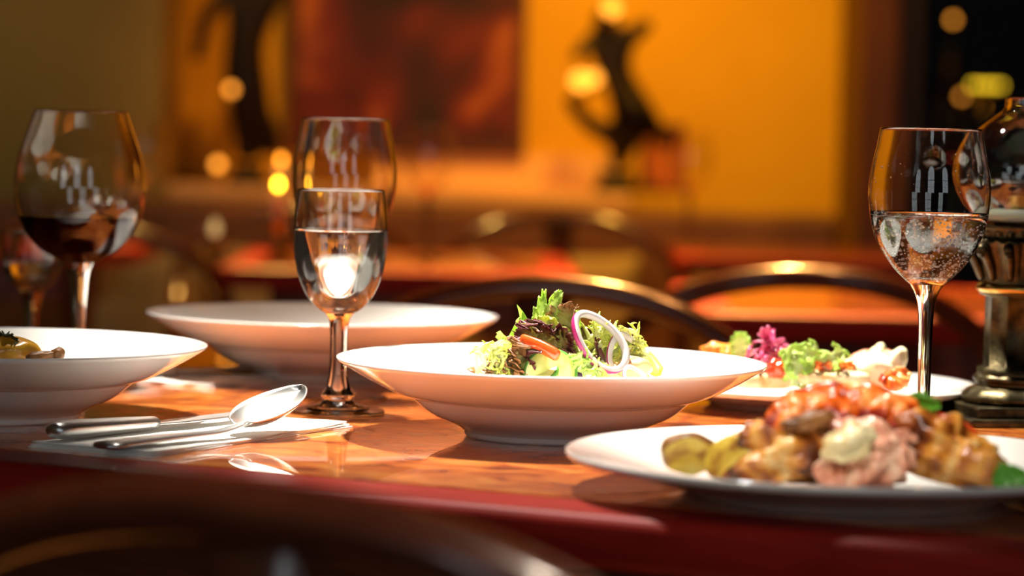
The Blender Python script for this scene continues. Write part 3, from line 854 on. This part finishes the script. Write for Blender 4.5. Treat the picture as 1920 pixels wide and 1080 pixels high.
M['bacon'] = ramp_mat('crisp_bacon', [(0.38, (0.30, 0.02, 0.006)), (0.50, (0.82, 0.14, 0.010)), (0.66, (0.92, 0.36, 0.10))], 55, 3, 0.3, distort=.6, bump=.4, Coat_Weight=.1)
M['ham'] = ramp_mat('pink_ham', [(0.36, (0.42, 0.09, 0.04)), (0.52, (0.76, 0.32, 0.20)), (0.66, (0.90, 0.62, 0.44))], 42, 3, 0.35, bump=.3, Coat_Weight=.2)
M['bean'] = ramp_mat('butter_bean', [(0.35, (0.92, 0.72, 0.34)), (0.65, (0.96, 0.84, 0.50))], 80, 2, 0.3)
M['potskin'] = ramp_mat('roast_potato_skin', [(0.35, (0.12, 0.04, 0.012)), (0.65, (0.36, 0.15, 0.04))], 70, 4, 0.45, bump=.5)
M['potyellow'] = ramp_mat('roast_potato_flesh', [(0.36, (0.34, 0.14, 0.02)), (0.50, (0.76, 0.52, 0.06)), (0.68, (0.86, 0.70, 0.18))], 55, 4, 0.35, bump=.3)
M['tomato'] = pm('tomato_skin', (0.66, 0.06, 0.012), 0.15, Coat_Weight=.5)
M['basil'] = tint_mat('basil_leaf', (0.10, 0.36, 0.03), (0.16, 0.50, 0.05), 0.3, 60, trans=.25)
M['herb'] = pm('dark_herb', (0.035, 0.05, 0.02), 0.5)
M['cabbage'] = ramp_mat('pickled_cabbage', [(0.35, (0.52, 0.02, 0.13)), (0.65, (0.86, 0.20, 0.36))], 60, 2, 0.25, Coat_Weight=.4)
M['salsa'] = ramp_mat('tomato_salsa', [(0.40, (0.66, 0.06, 0.01)), (0.60, (0.86, 0.24, 0.04))], 90, 2, 0.25, Coat_Weight=.4)
M['bread'] = ramp_mat('toasted_bread', [(0.36, (0.62, 0.34, 0.12)), (0.55, (0.82, 0.64, 0.36)), (0.7, (0.90, 0.78, 0.54))], 70, 4, 0.7, bump=.8, bscale=150)
M['cheese'] = ramp_mat('soft_cheese', [(0.35, (0.82, 0.68, 0.36)), (0.65, (0.90, 0.82, 0.56))], 40, 3, 0.4, bump=.3)
M['carrot'] = pm('carrot_orange', (0.85, 0.26, 0.03), 0.3)
M['squash'] = ramp_mat('golden_squash', [(0.35, (0.55, 0.20, 0.01)), (0.65, (0.78, 0.40, 0.03))], 60, 3, 0.3, Coat_Weight=.4)

def tint(o, vals):
    a = o.data.attributes.new('tint', 'FLOAT', 'POINT')
    n = len(o.data.vertices)
    a.data.foreach_set('value', (vals + [0.5] * n)[:n])

def aim(o, base, tip, twist=0.0, face=(0, -1, .25)):
    """local Z from base to tip, local Y turned towards face, then twisted about Z"""
    z = (Vector(tip) - Vector(base)).normalized()
    y = Vector(face) - z * z.dot(Vector(face)); y.normalize()
    x = y.cross(z)
    m = Matrix((x, y, z)).transposed() @ Matrix.Rotation(R(twist), 3, 'Z')
    o.location = base; o.rotation_euler = m.to_euler()
    return o

def leaf(name, label, cat, mat, base, tip, wd, ruffle=.3, freq=5, curl=.2, jag=.25, twist=0, seed=0, cup=.25, thick=.0004, group=None, edge=1.6):
    L_ = (Vector(tip) - Vector(base)).length
    off = Vector((seed * 3.3, seed * 1.7, 0))
    nu, nv = 44, 31
    vals = []
    def fn(u, v):
        shape = (math.sin(PI * (.06 + .90 * u ** .8))) ** .6
        j = 1 + jag * noise.noise(Vector((u * 9, math.copysign(3, v), seed))) * 1.5 + jag * .6 * noise.noise(Vector((u * 26, math.copysign(5, v), seed)))
        wv = wd / 2 * shape * (1 + (j - 1) * abs(v))
        r = ruffle * wd * abs(v) ** 2
        y = curl * L_ * u * u + cup * wd * v * v + r * math.sin(freq * 2 * PI * u + 2.5 * v + seed) * .5 + r * .7 * noise.noise(Vector((u * 14, v * 5, seed)))
        z = L_ * u * (1 - .10 * abs(v) * math.sin(u * 40 + seed)) + .25 * r * math.cos(freq * 2 * PI * u + seed)
        if u > .85: z += jag * L_ * .35 * noise.noise(Vector((v * 7, seed, 4)))
        return (v * wv + .3 * r * noise.noise(Vector((u * 11, seed, 2))), y, z)
    vf = sheet(fn, nu, nv)
    for i in range(nu):
        for k in range(nv):
            u, v = i / (nu - 1), -1 + 2 * k / (nv - 1)
            vals.append(max(abs(v) ** edge, u ** 2.2))
    me = bpy.data.meshes.new(name); me.from_pydata([tuple(p) for p in vf[0]], [], vf[1]); me.materials.append(mat)
    for p in me.polygons: p.use_smooth = True
    o = bpy.data.objects.new(name, me); C.objects.link(o)
    tint(o, vals)
    solid(o, thick)
    aim(o, base, tip, twist)
    return setp(o, label, cat, group)

def frond(name, label, mat, base, tip, spread=.02, n=9, seed=0, twist=0, r0=.0013, lobe=.010, group=None, curly=1.0):
    """curly endive leaf: pale rib with thin forked curling lobes"""
    rnd = random.Random(seed)
    L_ = (Vector(tip) - Vector(base)).length
    parts, tv = [], []
    bx_, by_ = rnd.uniform(-.15, .15) * L_, rnd.uniform(.0, .2) * L_
    def rib(u): return Vector((bx_ * math.sin(PI * u), by_ * u * u + .0 * u, L_ * u))
    P = [rib(k / 12) for k in range(13)]
    parts.append(tube(P, [r0 * (1.5 - 1.1 * k / 12) for k in range(13)], 7, sx=1.7, sy=.6, up=(0, 1, 0)))
    tv.append(lambda i, n_: .15 + .5 * i / n_)
    for k in range(n):
        u = .18 + .80 * k / max(1, n - 1); side = 1 if k % 2 else -1
        p0 = rib(u)
        dirv = Vector((side * (1 - .5 * u), rnd.uniform(-.6, .6), rnd.uniform(.25, .9) + u * .5)).normalized()
        ln = lobe * rnd.uniform(.7, 1.3) * (1.15 - .35 * u)
        ax = Vector((rnd.uniform(-.4, .4), side * rnd.choice((1, 1, -1)) , rnd.uniform(-.5, .5))).normalized()
        pts = [p0]; d_ = dirv.copy(); p_ = p0.copy()
        for q in range(9):
            d_ = Matrix.Rotation(R(rnd.uniform(6, 34) * curly), 3, ax) @ d_
            p_ = p_ + d_ * ln / 9 * 1.5
            pts.append(p_.copy())
            if q in (2, 4, 6):
                ax2 = Vector((rnd.uniform(-1, 1), rnd.uniform(-1, 1), rnd.uniform(-1, 1))).normalized()
                d2 = Matrix.Rotation(R(rnd.choice((-55, 55))), 3, ax2) @ d_
                q2 = [p_.copy()]
                pp = p_.copy()
                for w_ in range(5):
                    d2 = Matrix.Rotation(R(18 * curly), 3, ax2) @ d2; pp = pp + d2 * ln * .085; q2.append(pp.copy())
                parts.append(tube(q2, [r0 * .62, r0 * .6, r0 * .5, r0 * .4, r0 * .3, r0 * .1], 6, sx=1.5, sy=.5, up=(.2, 1, .1)))
                tv.append(lambda i, n_: .75 + .4 * i / n_)
        parts.append(tube(pts, [r0 * (.95 - .75 * i / 9) for i in range(10)], 6, sx=2.0, sy=.5, up=(.1, 1, .2)))
        tv.append(lambda i, n_: .4 + .7 * i / n_)
    vals = []
    for (v_, f_), fn_ in zip(parts, tv):
        vals += [fn_(i, len(v_)) for i in range(len(v_))]
    vf = join(*parts)
    me = bpy.data.meshes.new(name); me.from_pydata([tuple(p) for p in vf[0]], [], vf[1]); me.materials.append(mat)
    for p in me.polygons: p.use_smooth = True
    o = bpy.data.objects.new(name, me); C.objects.link(o)
    tint(o, vals)
    aim(o, base, tip, twist)
    return setp(o, label, 'lettuce', group)

def onion_ring(label, center, r_out, thick, h, normal, sq=1.0, arc=(0, 360), skin=True):
    """closed band, flesh with a purple skin on its outer face"""
    n = 72
    full = (arc[1] - arc[0]) >= 360
    sec = [(-thick, -h / 2), (-thick * .5, -h / 2), (0, -h / 2), (.0004, 0), (0, h / 2), (-thick * .5, h / 2), (-thick, h / 2), (-thick - .0003, 0)]
    v, f, idx = [], [], []
    m = n if full else n + 1
    for k in range(m):
        t = R(arc[0] + (arc[1] - arc[0]) * k / n)
        for a, b_ in sec:
            v.append(((r_out + a) * math.cos(t), (r_out + a) * math.sin(t) * sq, b_ + .0015 * math.sin(2 * t)))
    for k in range(n):
        for q in range(8):
            q2 = (q + 1) % 8
            f.append((k * 8 + q, k * 8 + q2, ((k + 1) % m) * 8 + q2, ((k + 1) % m) * 8 + q)); idx.append(1 if (q in (2, 3) and skin) else 0)
    if not full:
        f.append(tuple(range(8))); idx.append(0); f.append(tuple(n * 8 + k for k in range(8))[::-1]); idx.append(0)
    o = mesh('onion_ring', (v, f), [M['onion'], M['onion_skin']], idx=idx)
    o.location = center
    o.rotation_euler = Vector(normal).to_track_quat('Z', 'X').to_euler()
    return setp(o, label, 'onion')

# ------------------------------------------------------------------ the salad
def S(px, py, D=1.98): return at(px, py, D)
G = 'curly endive in the salad'
frond('curly_endive', 'upright bright green endive sprig at the top of the salad', M['frisee_green'], S(1012, 655), S(1022, 588), n=4, seed=3, lobe=.006, r0=.0030, curly=.5)
leaf('lettuce_leaf', 'pale green forked lettuce leaf rising left at the top', 'lettuce', M['frisee_green'], S(1008, 640, 1.975), S(1019, 553, 1.97), .0085, ruffle=.18, freq=2.5, curl=-.12, jag=.3, seed=2, thick=.0010)
leaf('lettuce_leaf', 'pale green lettuce prong leaning right at the very top', 'lettuce', M['frisee_green'], S(1018, 622, 1.972), S(1048, 549, 1.968), .0105, ruffle=.15, freq=2, curl=-.08, jag=.35, seed=7, thick=.0010)
leaf('lettuce_leaf', 'thin green lettuce finger left of the top prongs', 'lettuce', M['frisee_green'], S(1008, 628, 1.97), S(1003, 576, 1.965), .005, ruffle=.1, freq=2, curl=.1, jag=.3, seed=5, thick=.0010)
leaf('lettuce_leaf', 'wide pale lettuce base under the green prongs', 'lettuce', M['frisee'], S(1025, 650, 1.97), S(1020, 592, 1.965), .028, ruffle=.3, freq=3, curl=.1, jag=.4, seed=15, thick=.0007)
leaf('lettuce_leaf', 'golden brown lettuce leaf with a maroon tip beside the onion', 'lettuce', M['browleaf'], S(1035, 628, 1.975), S(1078, 574, 1.97), .022, ruffle=.5, freq=6, curl=.12, jag=.45, seed=8, edge=3)
leaf('lettuce_leaf', 'dark maroon ruffled leaf above the pepper strip', 'lettuce', M['redleaf'], S(1030, 655, 1.96), S(962, 622, 1.95), .024, ruffle=.7, freq=7, curl=.1, jag=.5, seed=4)
leaf('lettuce_leaf', 'maroon leaf in the middle between pepper and onion', 'lettuce', M['redleaf'], S(1010, 640, 1.955), S(1075, 650, 1.95), .022, ruffle=.6, freq=6, curl=.2, jag=.5, seed=9)
leaf('lettuce_leaf', 'bronze ruffled leaf low on the left of the salad', 'lettuce', M['browleaf'], S(960, 690, 1.95), S(930, 650, 1.935), .030, ruffle=.6, freq=6, curl=.2, jag=.5, seed=12)
leaf('lettuce_leaf', 'brown and green leaf below the maroon leaf', 'lettuce', M['browleaf'], S(1005, 690, 1.94), S(955, 658, 1.93), .026, ruffle=.6, freq=7, curl=.1, jag=.5, seed=13)
leaf('lettuce_leaf', 'dark red leaf lying against the cucumber', 'lettuce', M['redleaf'], S(1015, 680, 1.935), S(985, 668, 1.925), .018, ruffle=.5, freq=6, curl=.1, jag=.5, seed=14)
leaf('lettuce_leaf', 'maroon leaf half hidden under the onion ring', 'lettuce', M['redleaf'], S(1085, 640, 1.975), S(1110, 690, 1.945), .026, ruffle=.6, freq=6, curl=-.1, jag=.5, seed=16)
leaf('lettuce_leaf', 'bronze leaf at the left foot of the salad', 'lettuce', M['browleaf'], S(950, 700, 1.935), S(908, 690, 1.925), .020, ruffle=.6, freq=6, curl=.1, jag=.5, seed=17)
leaf('lettuce_leaf', 'wide green leaf deep inside the salad pile', 'lettuce', M['frisee_green'], S(1050, 700, 1.98), S(1045, 630, 2.0), .075, ruffle=.35, freq=5, curl=.1, jag=.4, seed=18)
leaf('lettuce_leaf', 'wide bronze leaf at the back left of the pile', 'lettuce', M['browleaf'], S(985, 700, 2.0), S(970, 640, 2.0), .055, ruffle=.4, freq=5, curl=.1, jag=.4, seed=19)
leaf('lettuce_leaf', 'wide pale leaf at the back right of the pile', 'lettuce', M['frisee'], S(1135, 700, 2.0), S(1145, 635, 2.0), .06, ruffle=.4, freq=5, curl=.1, jag=.4, seed=20)
random.seed(11)
FR = [(1120, 665, 1145, 608, 'by the white part of the onion ring'), (1150, 665, 1180, 616, 'at the upper right of the salad'), (1160, 660, 1196, 640, 'curling out over the right side'),
      (1100, 660, 1125, 625, 'inside the onion ring'), (1140, 690, 1120, 645, 'below the onion ring'), (1130, 640, 1165, 625, 'tangled behind the onion'),
      (920, 700, 905, 652, 'standing at the far left of the salad'), (940, 695, 932, 640, 'rising by the left bowl wall'), (955, 700, 925, 672, 'low on the left'),
      (1035, 650, 1060, 640, 'across the middle'), (1020, 640, 1000, 612, 'pointing left under the green prongs'), (1060, 690, 1110, 672, 'low in front of the onion'),
      (1110, 700, 1085, 668, 'under the red onion skin'), (1180, 700, 1204, 668, 'by the potato slice'), (1185, 690, 1207, 655, 'at the far right edge'),
      (1060, 655, 1030, 668, 'just over the pepper strip'), (1080, 700, 1118, 690, 'by the bowl wall in front'), (1150, 690, 1180, 655, 'behind the clear onion slice')]
for i, (a, b_, c_, d_, txt) in enumerate(FR):
    gm = M['frisee_green'] if i in (11, 12, 16) else M['frisee']
    D0 = 1.965 if i not in (6, 7, 8, 11, 12, 16) else 1.93
    frond('curly_endive', ('green' if gm is M['frisee_green'] else 'pale yellow') + ' curly endive ' + txt, gm, S(a, b_, D0), S(c_, d_, D0 - .012), n=9, seed=20 + i, twist=random.uniform(-50, 50), lobe=.0115, r0=.0012)
# pepper strip
a, b_ = S(978, 637, 1.935), S(1047, 668, 1.915)
o = mesh('pepper_strip', tube(spline([tuple(a), tuple(a.lerp(b_, .5) + Vector((0, -.001, .0012))), tuple(b_)], 8), [.0038] + [.0044] * 14 + [.0042, .0034], 14, sx=.6, sy=1.0), M['pepper'])
setp(o, 'glossy orange red pepper strip lying across the left of the salad', 'pepper')
# cucumber slice
cu = S(1032, 700, 1.920)
o = mesh('cucumber_slice', lathe([(0, -.0016), (.0165, -.0016), (.0180, -.0014), (.0185, 0), (.0180, .0014), (.0165, .0016), (0, .0016)], 48), [M['cucumber'], M['cuke_skin']], loc=cu, rot=(R(62), R(-10), 0))
for p in o.data.polygons:
    c_ = p.center
    if math.hypot(c_.x, c_.y) > .0170: p.material_index = 1
setp(o, 'pale cucumber slice under the pepper strip', 'cucumber')
cu = S(1000, 698, 1.925)
o = mesh('cucumber_slice', lathe([(0, -.0016), (.0165, -.0016), (.0180, -.0014), (.0185, 0), (.0180, .0014), (.0165, .0016), (0, .0016)], 48), [M['cucumber'], M['cuke_skin']], loc=cu, rot=(R(30), R(-20), 0))
for p in o.data.polygons:
    if math.hypot(p.center.x, p.center.y) > .0170: p.material_index = 1
setp(o, 'second cucumber slice lying lower left of the pale one', 'cucumber')
orr = onion_ring('large red onion ring leaning on the right of the salad', S(1124, 640, 1.930), .0250, .0040, .0046, (0, 0, 1), sq=.74)
xa = Vector((.66, -.05, -.75)).normalized(); ya = Vector((.50, .72, .46)); ya = (ya - xa * ya.dot(xa)).normalized()
orr.rotation_euler = Matrix((xa, ya, xa.cross(ya))).transposed().to_euler()
onion_ring('clear onion slice arching at the far right of the salad', S(1172, 668, 1.945), .0170, .0045, .0018, (.45, -.8, .25), sq=.85, arc=(-40, 200))
onion_ring('clear onion arc at the far left of the salad', S(912, 676, 1.945), .0110, .0030, .0015, (.3, -.9, .2), sq=.8, arc=(60, 250), skin=False)
onion_ring('small purple edged onion ring low at the right bowl wall', S(1190, 706, 1.915), .0115, .0030, .0020, (.1, -.5, .8), sq=.7)
o = mesh('potato_slice', blob(.0125, .008, .0085, .12, 1.6, 3, 4), M['potato'], loc=S(1188, 690, 1.94)); setp(o, 'beige potato chunk at the right foot of the salad', 'potato')
o = mesh('potato_slice', blob(.011, .008, .007, .12, 1.6, 5, 4), M['potato'], loc=S(1150, 697, 1.945)); setp(o, 'beige potato chunk left of the right one, under the endive', 'potato')
o = mesh('beetroot_piece', blob(.008, .006, .005, .1, 2, 8, 3), M['beet'], loc=S(1075, 702, 1.93)); setp(o, 'dark purple beetroot piece low in the middle', 'beetroot')

# ------------------------------------------------------------------ chicken plate
def F(px, py, D=1.66): return at(px, py, D)
def food(name, label, cat, vf, mat, loc, rot=(0, 0, 0)):
    o = mesh(name, vf, mat, loc=loc, rot=rot)
    return setp(o, label, cat)
food('chicken_piece', 'browned chicken piece at the front left of the plate', 'chicken', blob(.034, .026, .021, .30, 2.1, 4, 5, flat=-.7, amp2=.12, freq2=6), M['crust'], F(1462, 852, 1.635), (0, R(-14), R(-15)))
food('chicken_piece', 'browned chicken piece in the middle under the bacon', 'chicken', blob(.036, .028, .024, .30, 2.1, 9, 5, flat=-.7, amp2=.12, freq2=6), M['crust'], F(1580, 850, 1.665), (0, 0, R(10)))
food('chicken_piece', 'browned chicken piece at the right under the tomato', 'chicken', blob(.034, .026, .021, .30, 2.1, 14, 5, flat=-.7, amp2=.12, freq2=6), M['crust'], F(1755, 851, 1.640), (0, R(16), R(12)))
food('chicken_piece', 'smaller browned chicken piece at the right end', 'chicken', blob(.018, .018, .013, .20, 1.5, 17, 4, flat=-.7, amp2=.12, freq2=6), M['crust'], F(1830, 876, 1.62), (0, R(18), R(30)))
def strip(name, label, cat, pts, wd, mat, seed=0, thick=.0016, wav=.42):
    sp_ = spline([tuple(p) for p in pts], 10)
    P = [Vector(p) for p in sp_]
    def fn(u, v):
        i = u * (len(P) - 1); a = int(min(i, len(P) - 2)); fpos = i - a
        c_ = P[a].lerp(P[a + 1], fpos)
        t = (P[a + 1] - P[a]).normalized()
        sd = t.cross(Vector((0, -.55, .83))).normalized(); up = sd.cross(t)
        w_ = wd / 2 * (1 + .25 * noise.noise(Vector((u * 5, v, seed)))) * (math.sin(PI * (.05 + .9 * u)) ** .35)
        return c_ + sd * (v * w_) + up * (wav * wd * (.6 * noise.noise(Vector((u * 7, v * 1.4, seed))) - .35 * v * v))
    o = mesh(name, sheet(fn, 40, 12), mat)
    solid(o, thick)
    return setp(o, label, cat)
strip('bacon_rasher', 'orange red bacon rasher arching over the top of the heap', 'bacon', [F(1455, 800, 1.63), F(1500, 758, 1.64), F(1580, 740, 1.65), F(1660, 764, 1.65)], .030, M['bacon'], 1)
strip('bacon_rasher', 'bacon rasher folded down the left of the heap', 'bacon', [F(1450, 812, 1.62), F(1475, 770, 1.625), F(1530, 755, 1.63), F(1590, 775, 1.63)], .022, M['bacon'], 2)
strip('bacon_rasher', 'bacon rasher curling at the right of the heap', 'bacon', [F(1610, 752, 1.645), F(1670, 752, 1.64), F(1705, 790, 1.635), F(1715, 830, 1.63)], .026, M['bacon'], 3)
strip('bacon_rasher', 'bacon rasher lying behind the top of the heap', 'bacon', [F(1500, 760, 1.66), F(1560, 745, 1.67), F(1640, 745, 1.67), F(1700, 765, 1.665)], .030, M['bacon'], 4)
food('bacon_piece', 'thick orange bacon lump at the crown of the heap', 'bacon', blob(.022, .014, .011, .4, 2.2, 21, 4, amp2=.2, freq2=5), M['bacon'], F(1590, 768, 1.66))
food('bacon_piece', 'orange bacon lump right of the crown', 'bacon', blob(.016, .012, .012, .4, 2.2, 22, 4, amp2=.2, freq2=5), M['bacon'], F(1660, 795, 1.65))
food('mushroom_slice', 'dark fried mushroom slice under the left rasher', 'mushroom', blob(.016, .007, .005, .25, 1.8, 6, 4), M['potskin'], F(1520, 790, 1.615), (0, R(-12), 0))
strip('ham_slice', 'pink ham slice folded below the white bean', 'ham', [F(1540, 862, 1.60), F(1565, 885, 1.598), F(1610, 880, 1.597), F(1650, 850, 1.60)], .022, M['ham'], 5)
strip('ham_slice', 'pink ham slice hanging right of the white bean', 'ham', [F(1640, 790, 1.615), F(1668, 830, 1.605), F(1670, 870, 1.60), F(1640, 890, 1.597)], .020, M['ham'], 6)
strip('ham_slice', 'pink ham slice tucked behind the white bean', 'ham', [F(1560, 830, 1.615), F(1590, 800, 1.615), F(1640, 805, 1.615), F(1690, 850, 1.61)], .024, M['ham'], 7)
food('ham_lump', 'folded lump of pink ham at the centre of the chicken', 'ham', blob(.024, .011, .014, .5, 2.4, 31, 5, amp2=.16, freq2=5), M['ham'], F(1625, 850, 1.62))
food('butter_bean', 'pale butter bean on the front of the heap', 'bean', blob(.0155, .009, .0100, .28, 1.9, 2, 4), M['bean'], F(1592, 832, 1.595), (0, R(-22), 0))
def half_potato(label, loc, rot, s, flesh, seed):
    vf = blob(.016 * s, .012 * s, .011 * s, .10, 1.5, seed, 4)
    v = [Vector((p.x, p.y, p.z if p.z < .003 * s else .003 * s + (p.z - .003 * s) * .15)) for p in vf[0]]
    o = mesh('roast_potato', (v, vf[1]), [M['potskin'], flesh], loc=loc, rot=rot)
    for p in o.data.polygons:
        if p.center.z > .0029 * s: p.material_index = 1
    return setp(o, label, 'potato')
half_potato('brown skinned roast potato half at the left end of the food', F(1292, 850, 1.64), (R(118), R(8), R(8)), 1.08, M['potyellow'], 3)
half_potato('yellow roast potato half touching the chicken', F(1368, 858, 1.632), (R(70), R(-35), R(-15)), 1.0, M['potyellow'], 5)
food('herb_sprig', 'dark dried herb sprig behind the yellow potato', 'herb', join(tube([(0, 0, 0), (.006, 0, .002), (.012, 0, .006)], [.0008, .0008, .0003], 6), tube([(.004, 0, .001), (.002, 0, .005)], [.0006, .0002], 6), xf(blob(.006, .004, .003, .3, 2, 3, 3), (-.002, 0, -.002))), M['herb'], F(1415, 812, 1.67))
def tomato_wedge(label, loc, rot, s=1):
    vf = blob(.021 * s, .008 * s, .010 * s, .05, 1.2, 4, 4)
    return food('tomato_wedge', label, 'tomato', vf, M['tomato'], loc, rot)
tomato_wedge('red tomato wedge sloping at the right above the chicken', F(1785, 812, 1.66), (0, R(24), 0), .95)
leaf('basil_leaf', 'green basil leaf sticking out right of the bacon', 'basil', M['basil'], F(1688, 772, 1.67), F(1764, 760, 1.66), .014, ruffle=.1, freq=2, curl=.12, jag=.06, seed=3, cup=.3)
leaf('basil_leaf', 'small basil leaf tucked behind the larger one', 'basil', M['basil'], F(1690, 765, 1.675), F(1735, 745, 1.68), .010, ruffle=.1, freq=2, curl=.1, jag=.06, seed=4, cup=.3)
leaf('rocket_leaf', 'green leaf lying on the plate at the right edge', 'lettuce', M['basil'], F(1860, 900, 1.60), F(1925, 898, 1.60), .016, ruffle=.15, freq=3, curl=.08, jag=.3, seed=6)

# ------------------------------------------------------------------ starter plate
def Q(px, py, D=2.22): return at(px, py, D)
def toast(label, px, py, D, lx, rz, seed):
    vf = blob(lx, .018, .0062, .06, 2, seed, 4)
    v = [Vector((math.copysign(abs(p.x / lx) ** .6 * lx, p.x), math.copysign(abs(p.y / .018) ** .6 * .018, p.y), math.copysign(abs(p.z / .0062) ** .5 * .0062, p.z))) for p in vf[0]]
    return food('toast', label, 'bread', (v, vf[1]), M['bread'], Q(px, py, D), (0, 0, rz))
toast('toasted bread under the pink cabbage', 1428, 712, 2.20, .026, R(10), 1)
toast('toasted bread under the orange salsa', 1558, 708, 2.18, .030, R(-6), 2)
toast('toasted bread behind, at the left of the starter plate', 1370, 690, 2.26, .030, R(20), 3)
V, Fc = [], []
random.seed(21)
parts = []
for k in range(60):                       # shredded cabbage
    a = random.uniform(0, 2 * PI); r_ = random.uniform(0, .018); z = random.uniform(0, .020) * (1 - r_ / .026)
    p = Vector((r_ * math.cos(a), r_ * math.sin(a) * .7, z)); d_ = Vector((random.uniform(-1, 1), random.uniform(-1, 1), random.uniform(-.6, .6))).normalized()
    pts = [p]
    for q in range(6):
        d_ = Matrix.Rotation(R(30), 3, Vector((random.uniform(-1, 1), random.uniform(-1, 1), random.uniform(-1, 1))).normalized()) @ d_
        p = p + d_ * .0028; pts.append(p.copy())
    parts.append(tube(pts, .0014, 6, sx=1.2, sy=.7))
o = mesh('pickled_cabbage', join(*parts), M['cabbage'], loc=Q(1440, 682, 2.205)); setp(o, 'heap of pink pickled cabbage shreds on the left toast', 'cabbage', kind='stuff')
parts = []
for k in range(70):                       # diced tomato salsa
    a = random.uniform(0, 2 * PI); r_ = random.uniform(0, .020); z = random.uniform(.0, .012) * (1 - r_ / .028)
    s_ = random.uniform(.0018, .0030)
    parts.append(xf(box(-s_, s_, -s_, s_, -s_, s_), (r_ * math.cos(a), r_ * math.sin(a) * .6, z), (random.random() * 3, random.random() * 3, 0)))
o = mesh('tomato_salsa', join(*parts), M['salsa'], loc=Q(1550, 692, 2.18), smooth=False); setp(o, 'heap of finely diced orange tomato salsa on toast', 'salsa', kind='stuff')
food('carrot_piece', 'orange carrot lump at the back left of the starter', 'carrot', blob(.013, .008, .006, .2, 2, 3, 4), M['carrot'], Q(1346, 655, 2.27))
food('carrot_piece', 'orange carrot lump beside the pink cabbage', 'carrot', blob(.008, .007, .006, .2, 2, 4, 4), M['carrot'], Q(1368, 660, 2.26))
leaf('lettuce_leaf', 'pale green leaf standing left of the pink cabbage', 'lettuce', M['frisee_green'], Q(1388, 672, 2.25), Q(1388, 622, 2.25), .018, ruffle=.2, freq=3, curl=.05, jag=.2, seed=31)
food('tomato_piece', 'red tomato piece below the pink cabbage', 'tomato', blob(.008, .006, .0075, .15, 2, 5, 4), M['tomato'], Q(1457, 692, 2.185))
for i, (a, b_, c_, d_, txt) in enumerate([(1490, 725, 1492, 668, 'hanging between the two toasts'), (1500, 690, 1525, 655, 'leaning over the orange salsa'), (1500, 690, 1480, 662, 'beside the pink cabbage'), (1545, 690, 1572, 660, 'on top of the orange salsa')]):
    frond('endive_sprig', 'green endive sprig ' + txt, M['frisee_green'], Q(a, b_, 2.17), Q(c_, d_, 2.17), n=8, seed=60 + i, lobe=.011, r0=.0018)
food('soft_cheese', 'big pale mound of soft cheese right of the salsa', 'cheese', blob(.022, .017, .0145, .2, 1.5, 6, 4), M['cheese'], Q(1635, 697, 2.19))
food('soft_cheese', 'upright pale cheese curl at the right of the mound', 'cheese', blob(.008, .008, .013, .2, 1.6, 8, 4), M['cheese'], Q(1680, 682, 2.185), (0, R(12), 0))
food('soft_cheese', 'small pale cheese lump on top of the mound', 'cheese', blob(.008, .007, .009, .2, 1.6, 9, 4), M['cheese'], Q(1648, 668, 2.20))
strip('ham_slice', 'thin ham slice draped behind the pale cheese', 'ham', [Q(1590, 690, 2.2), Q(1620, 668, 2.21), Q(1665, 672, 2.2), Q(1690, 722, 2.17)], .020, M['ham'], 11)
strip('ham_slice', 'thin orange ham fold below the cheese curl', 'ham', [Q(1655, 700, 2.165), Q(1680, 712, 2.16), Q(1692, 690, 2.165)], .018, M['bacon'], 12)

# ------------------------------------------------------------------ left bowl
food('squash_piece', 'golden roast squash piece at the left edge of the picture', 'squash', blob(.021, .014, .013, .15, 1.5, 3, 4), M['squash'], at(22, 664, 1.99))
food('squash_piece', 'golden roast squash piece lying behind the first', 'squash', blob(.018, .014, .010, .15, 1.5, 5, 4), M['squash'], at(-15, 668, 2.03))
pz = at(22, 664, 1.99)
for i, (dx, dy, z, sx, txt) in enumerate([(-.004, .012, .7655, .019, 'lowest of the squash pile in the left bowl'), (.020, .004, .7660, .016, 'low in the left bowl under the mushroom'), (-.030, .010, .7665, .017, 'low in the left bowl, farthest left'),
                                     (.002, .006, .7815, .017, 'in the middle of the squash pile'), (-.024, .016, .7815, .015, 'in the middle of the pile, towards the edge of the picture'), (.028, -.002, .7830, .014, 'holding up the fried mushroom')]):
    food('squash_piece', 'golden squash piece ' + txt, 'squash', blob(sx, sx * .85, .0095, .15, 1.5, 50 + i, 4), M['squash'], (pz.x + dx, 1.99 + dy, z))
leaf('spinach_leaf', 'dark green leaf on top of the golden squash', 'spinach', M['herb'], at(-10, 650, 1.99), at(36, 640, 1.985), .016, ruffle=.4, freq=4, curl=.1, jag=.3, seed=41)
food('mushroom_piece', 'brown fried mushroom at the right of the squash', 'mushroom', join(xf(blob(.012, .006, .0035, .2, 1.6, 3, 4), (0, 0, 0)), xf(blob(.005, .005, .0042, .2, 1.6, 6, 3), (.011, 0, .001))), M['potskin'], at(80, 667, 1.975), (0, R(-4), 0))

# light focused through the glasses onto the table
for o in bpy.data.objects:
    if o.type == 'MESH' and o.data.materials and o.data.materials[0] in (M['glass'],) and o.parent and o.parent.name.startswith(('wine_glass', 'water_goblet')):
        o.cycles.is_caustics_caster = True
    if o.type == 'MESH' and o.name.startswith(('inlay', 'pasta_bowl', 'folded_layer', 'dinner_plate')):
        o.cycles.is_caustics_receiver = True
bpy.data.lights['table_spotlight'].cycles.is_caustics_light = True
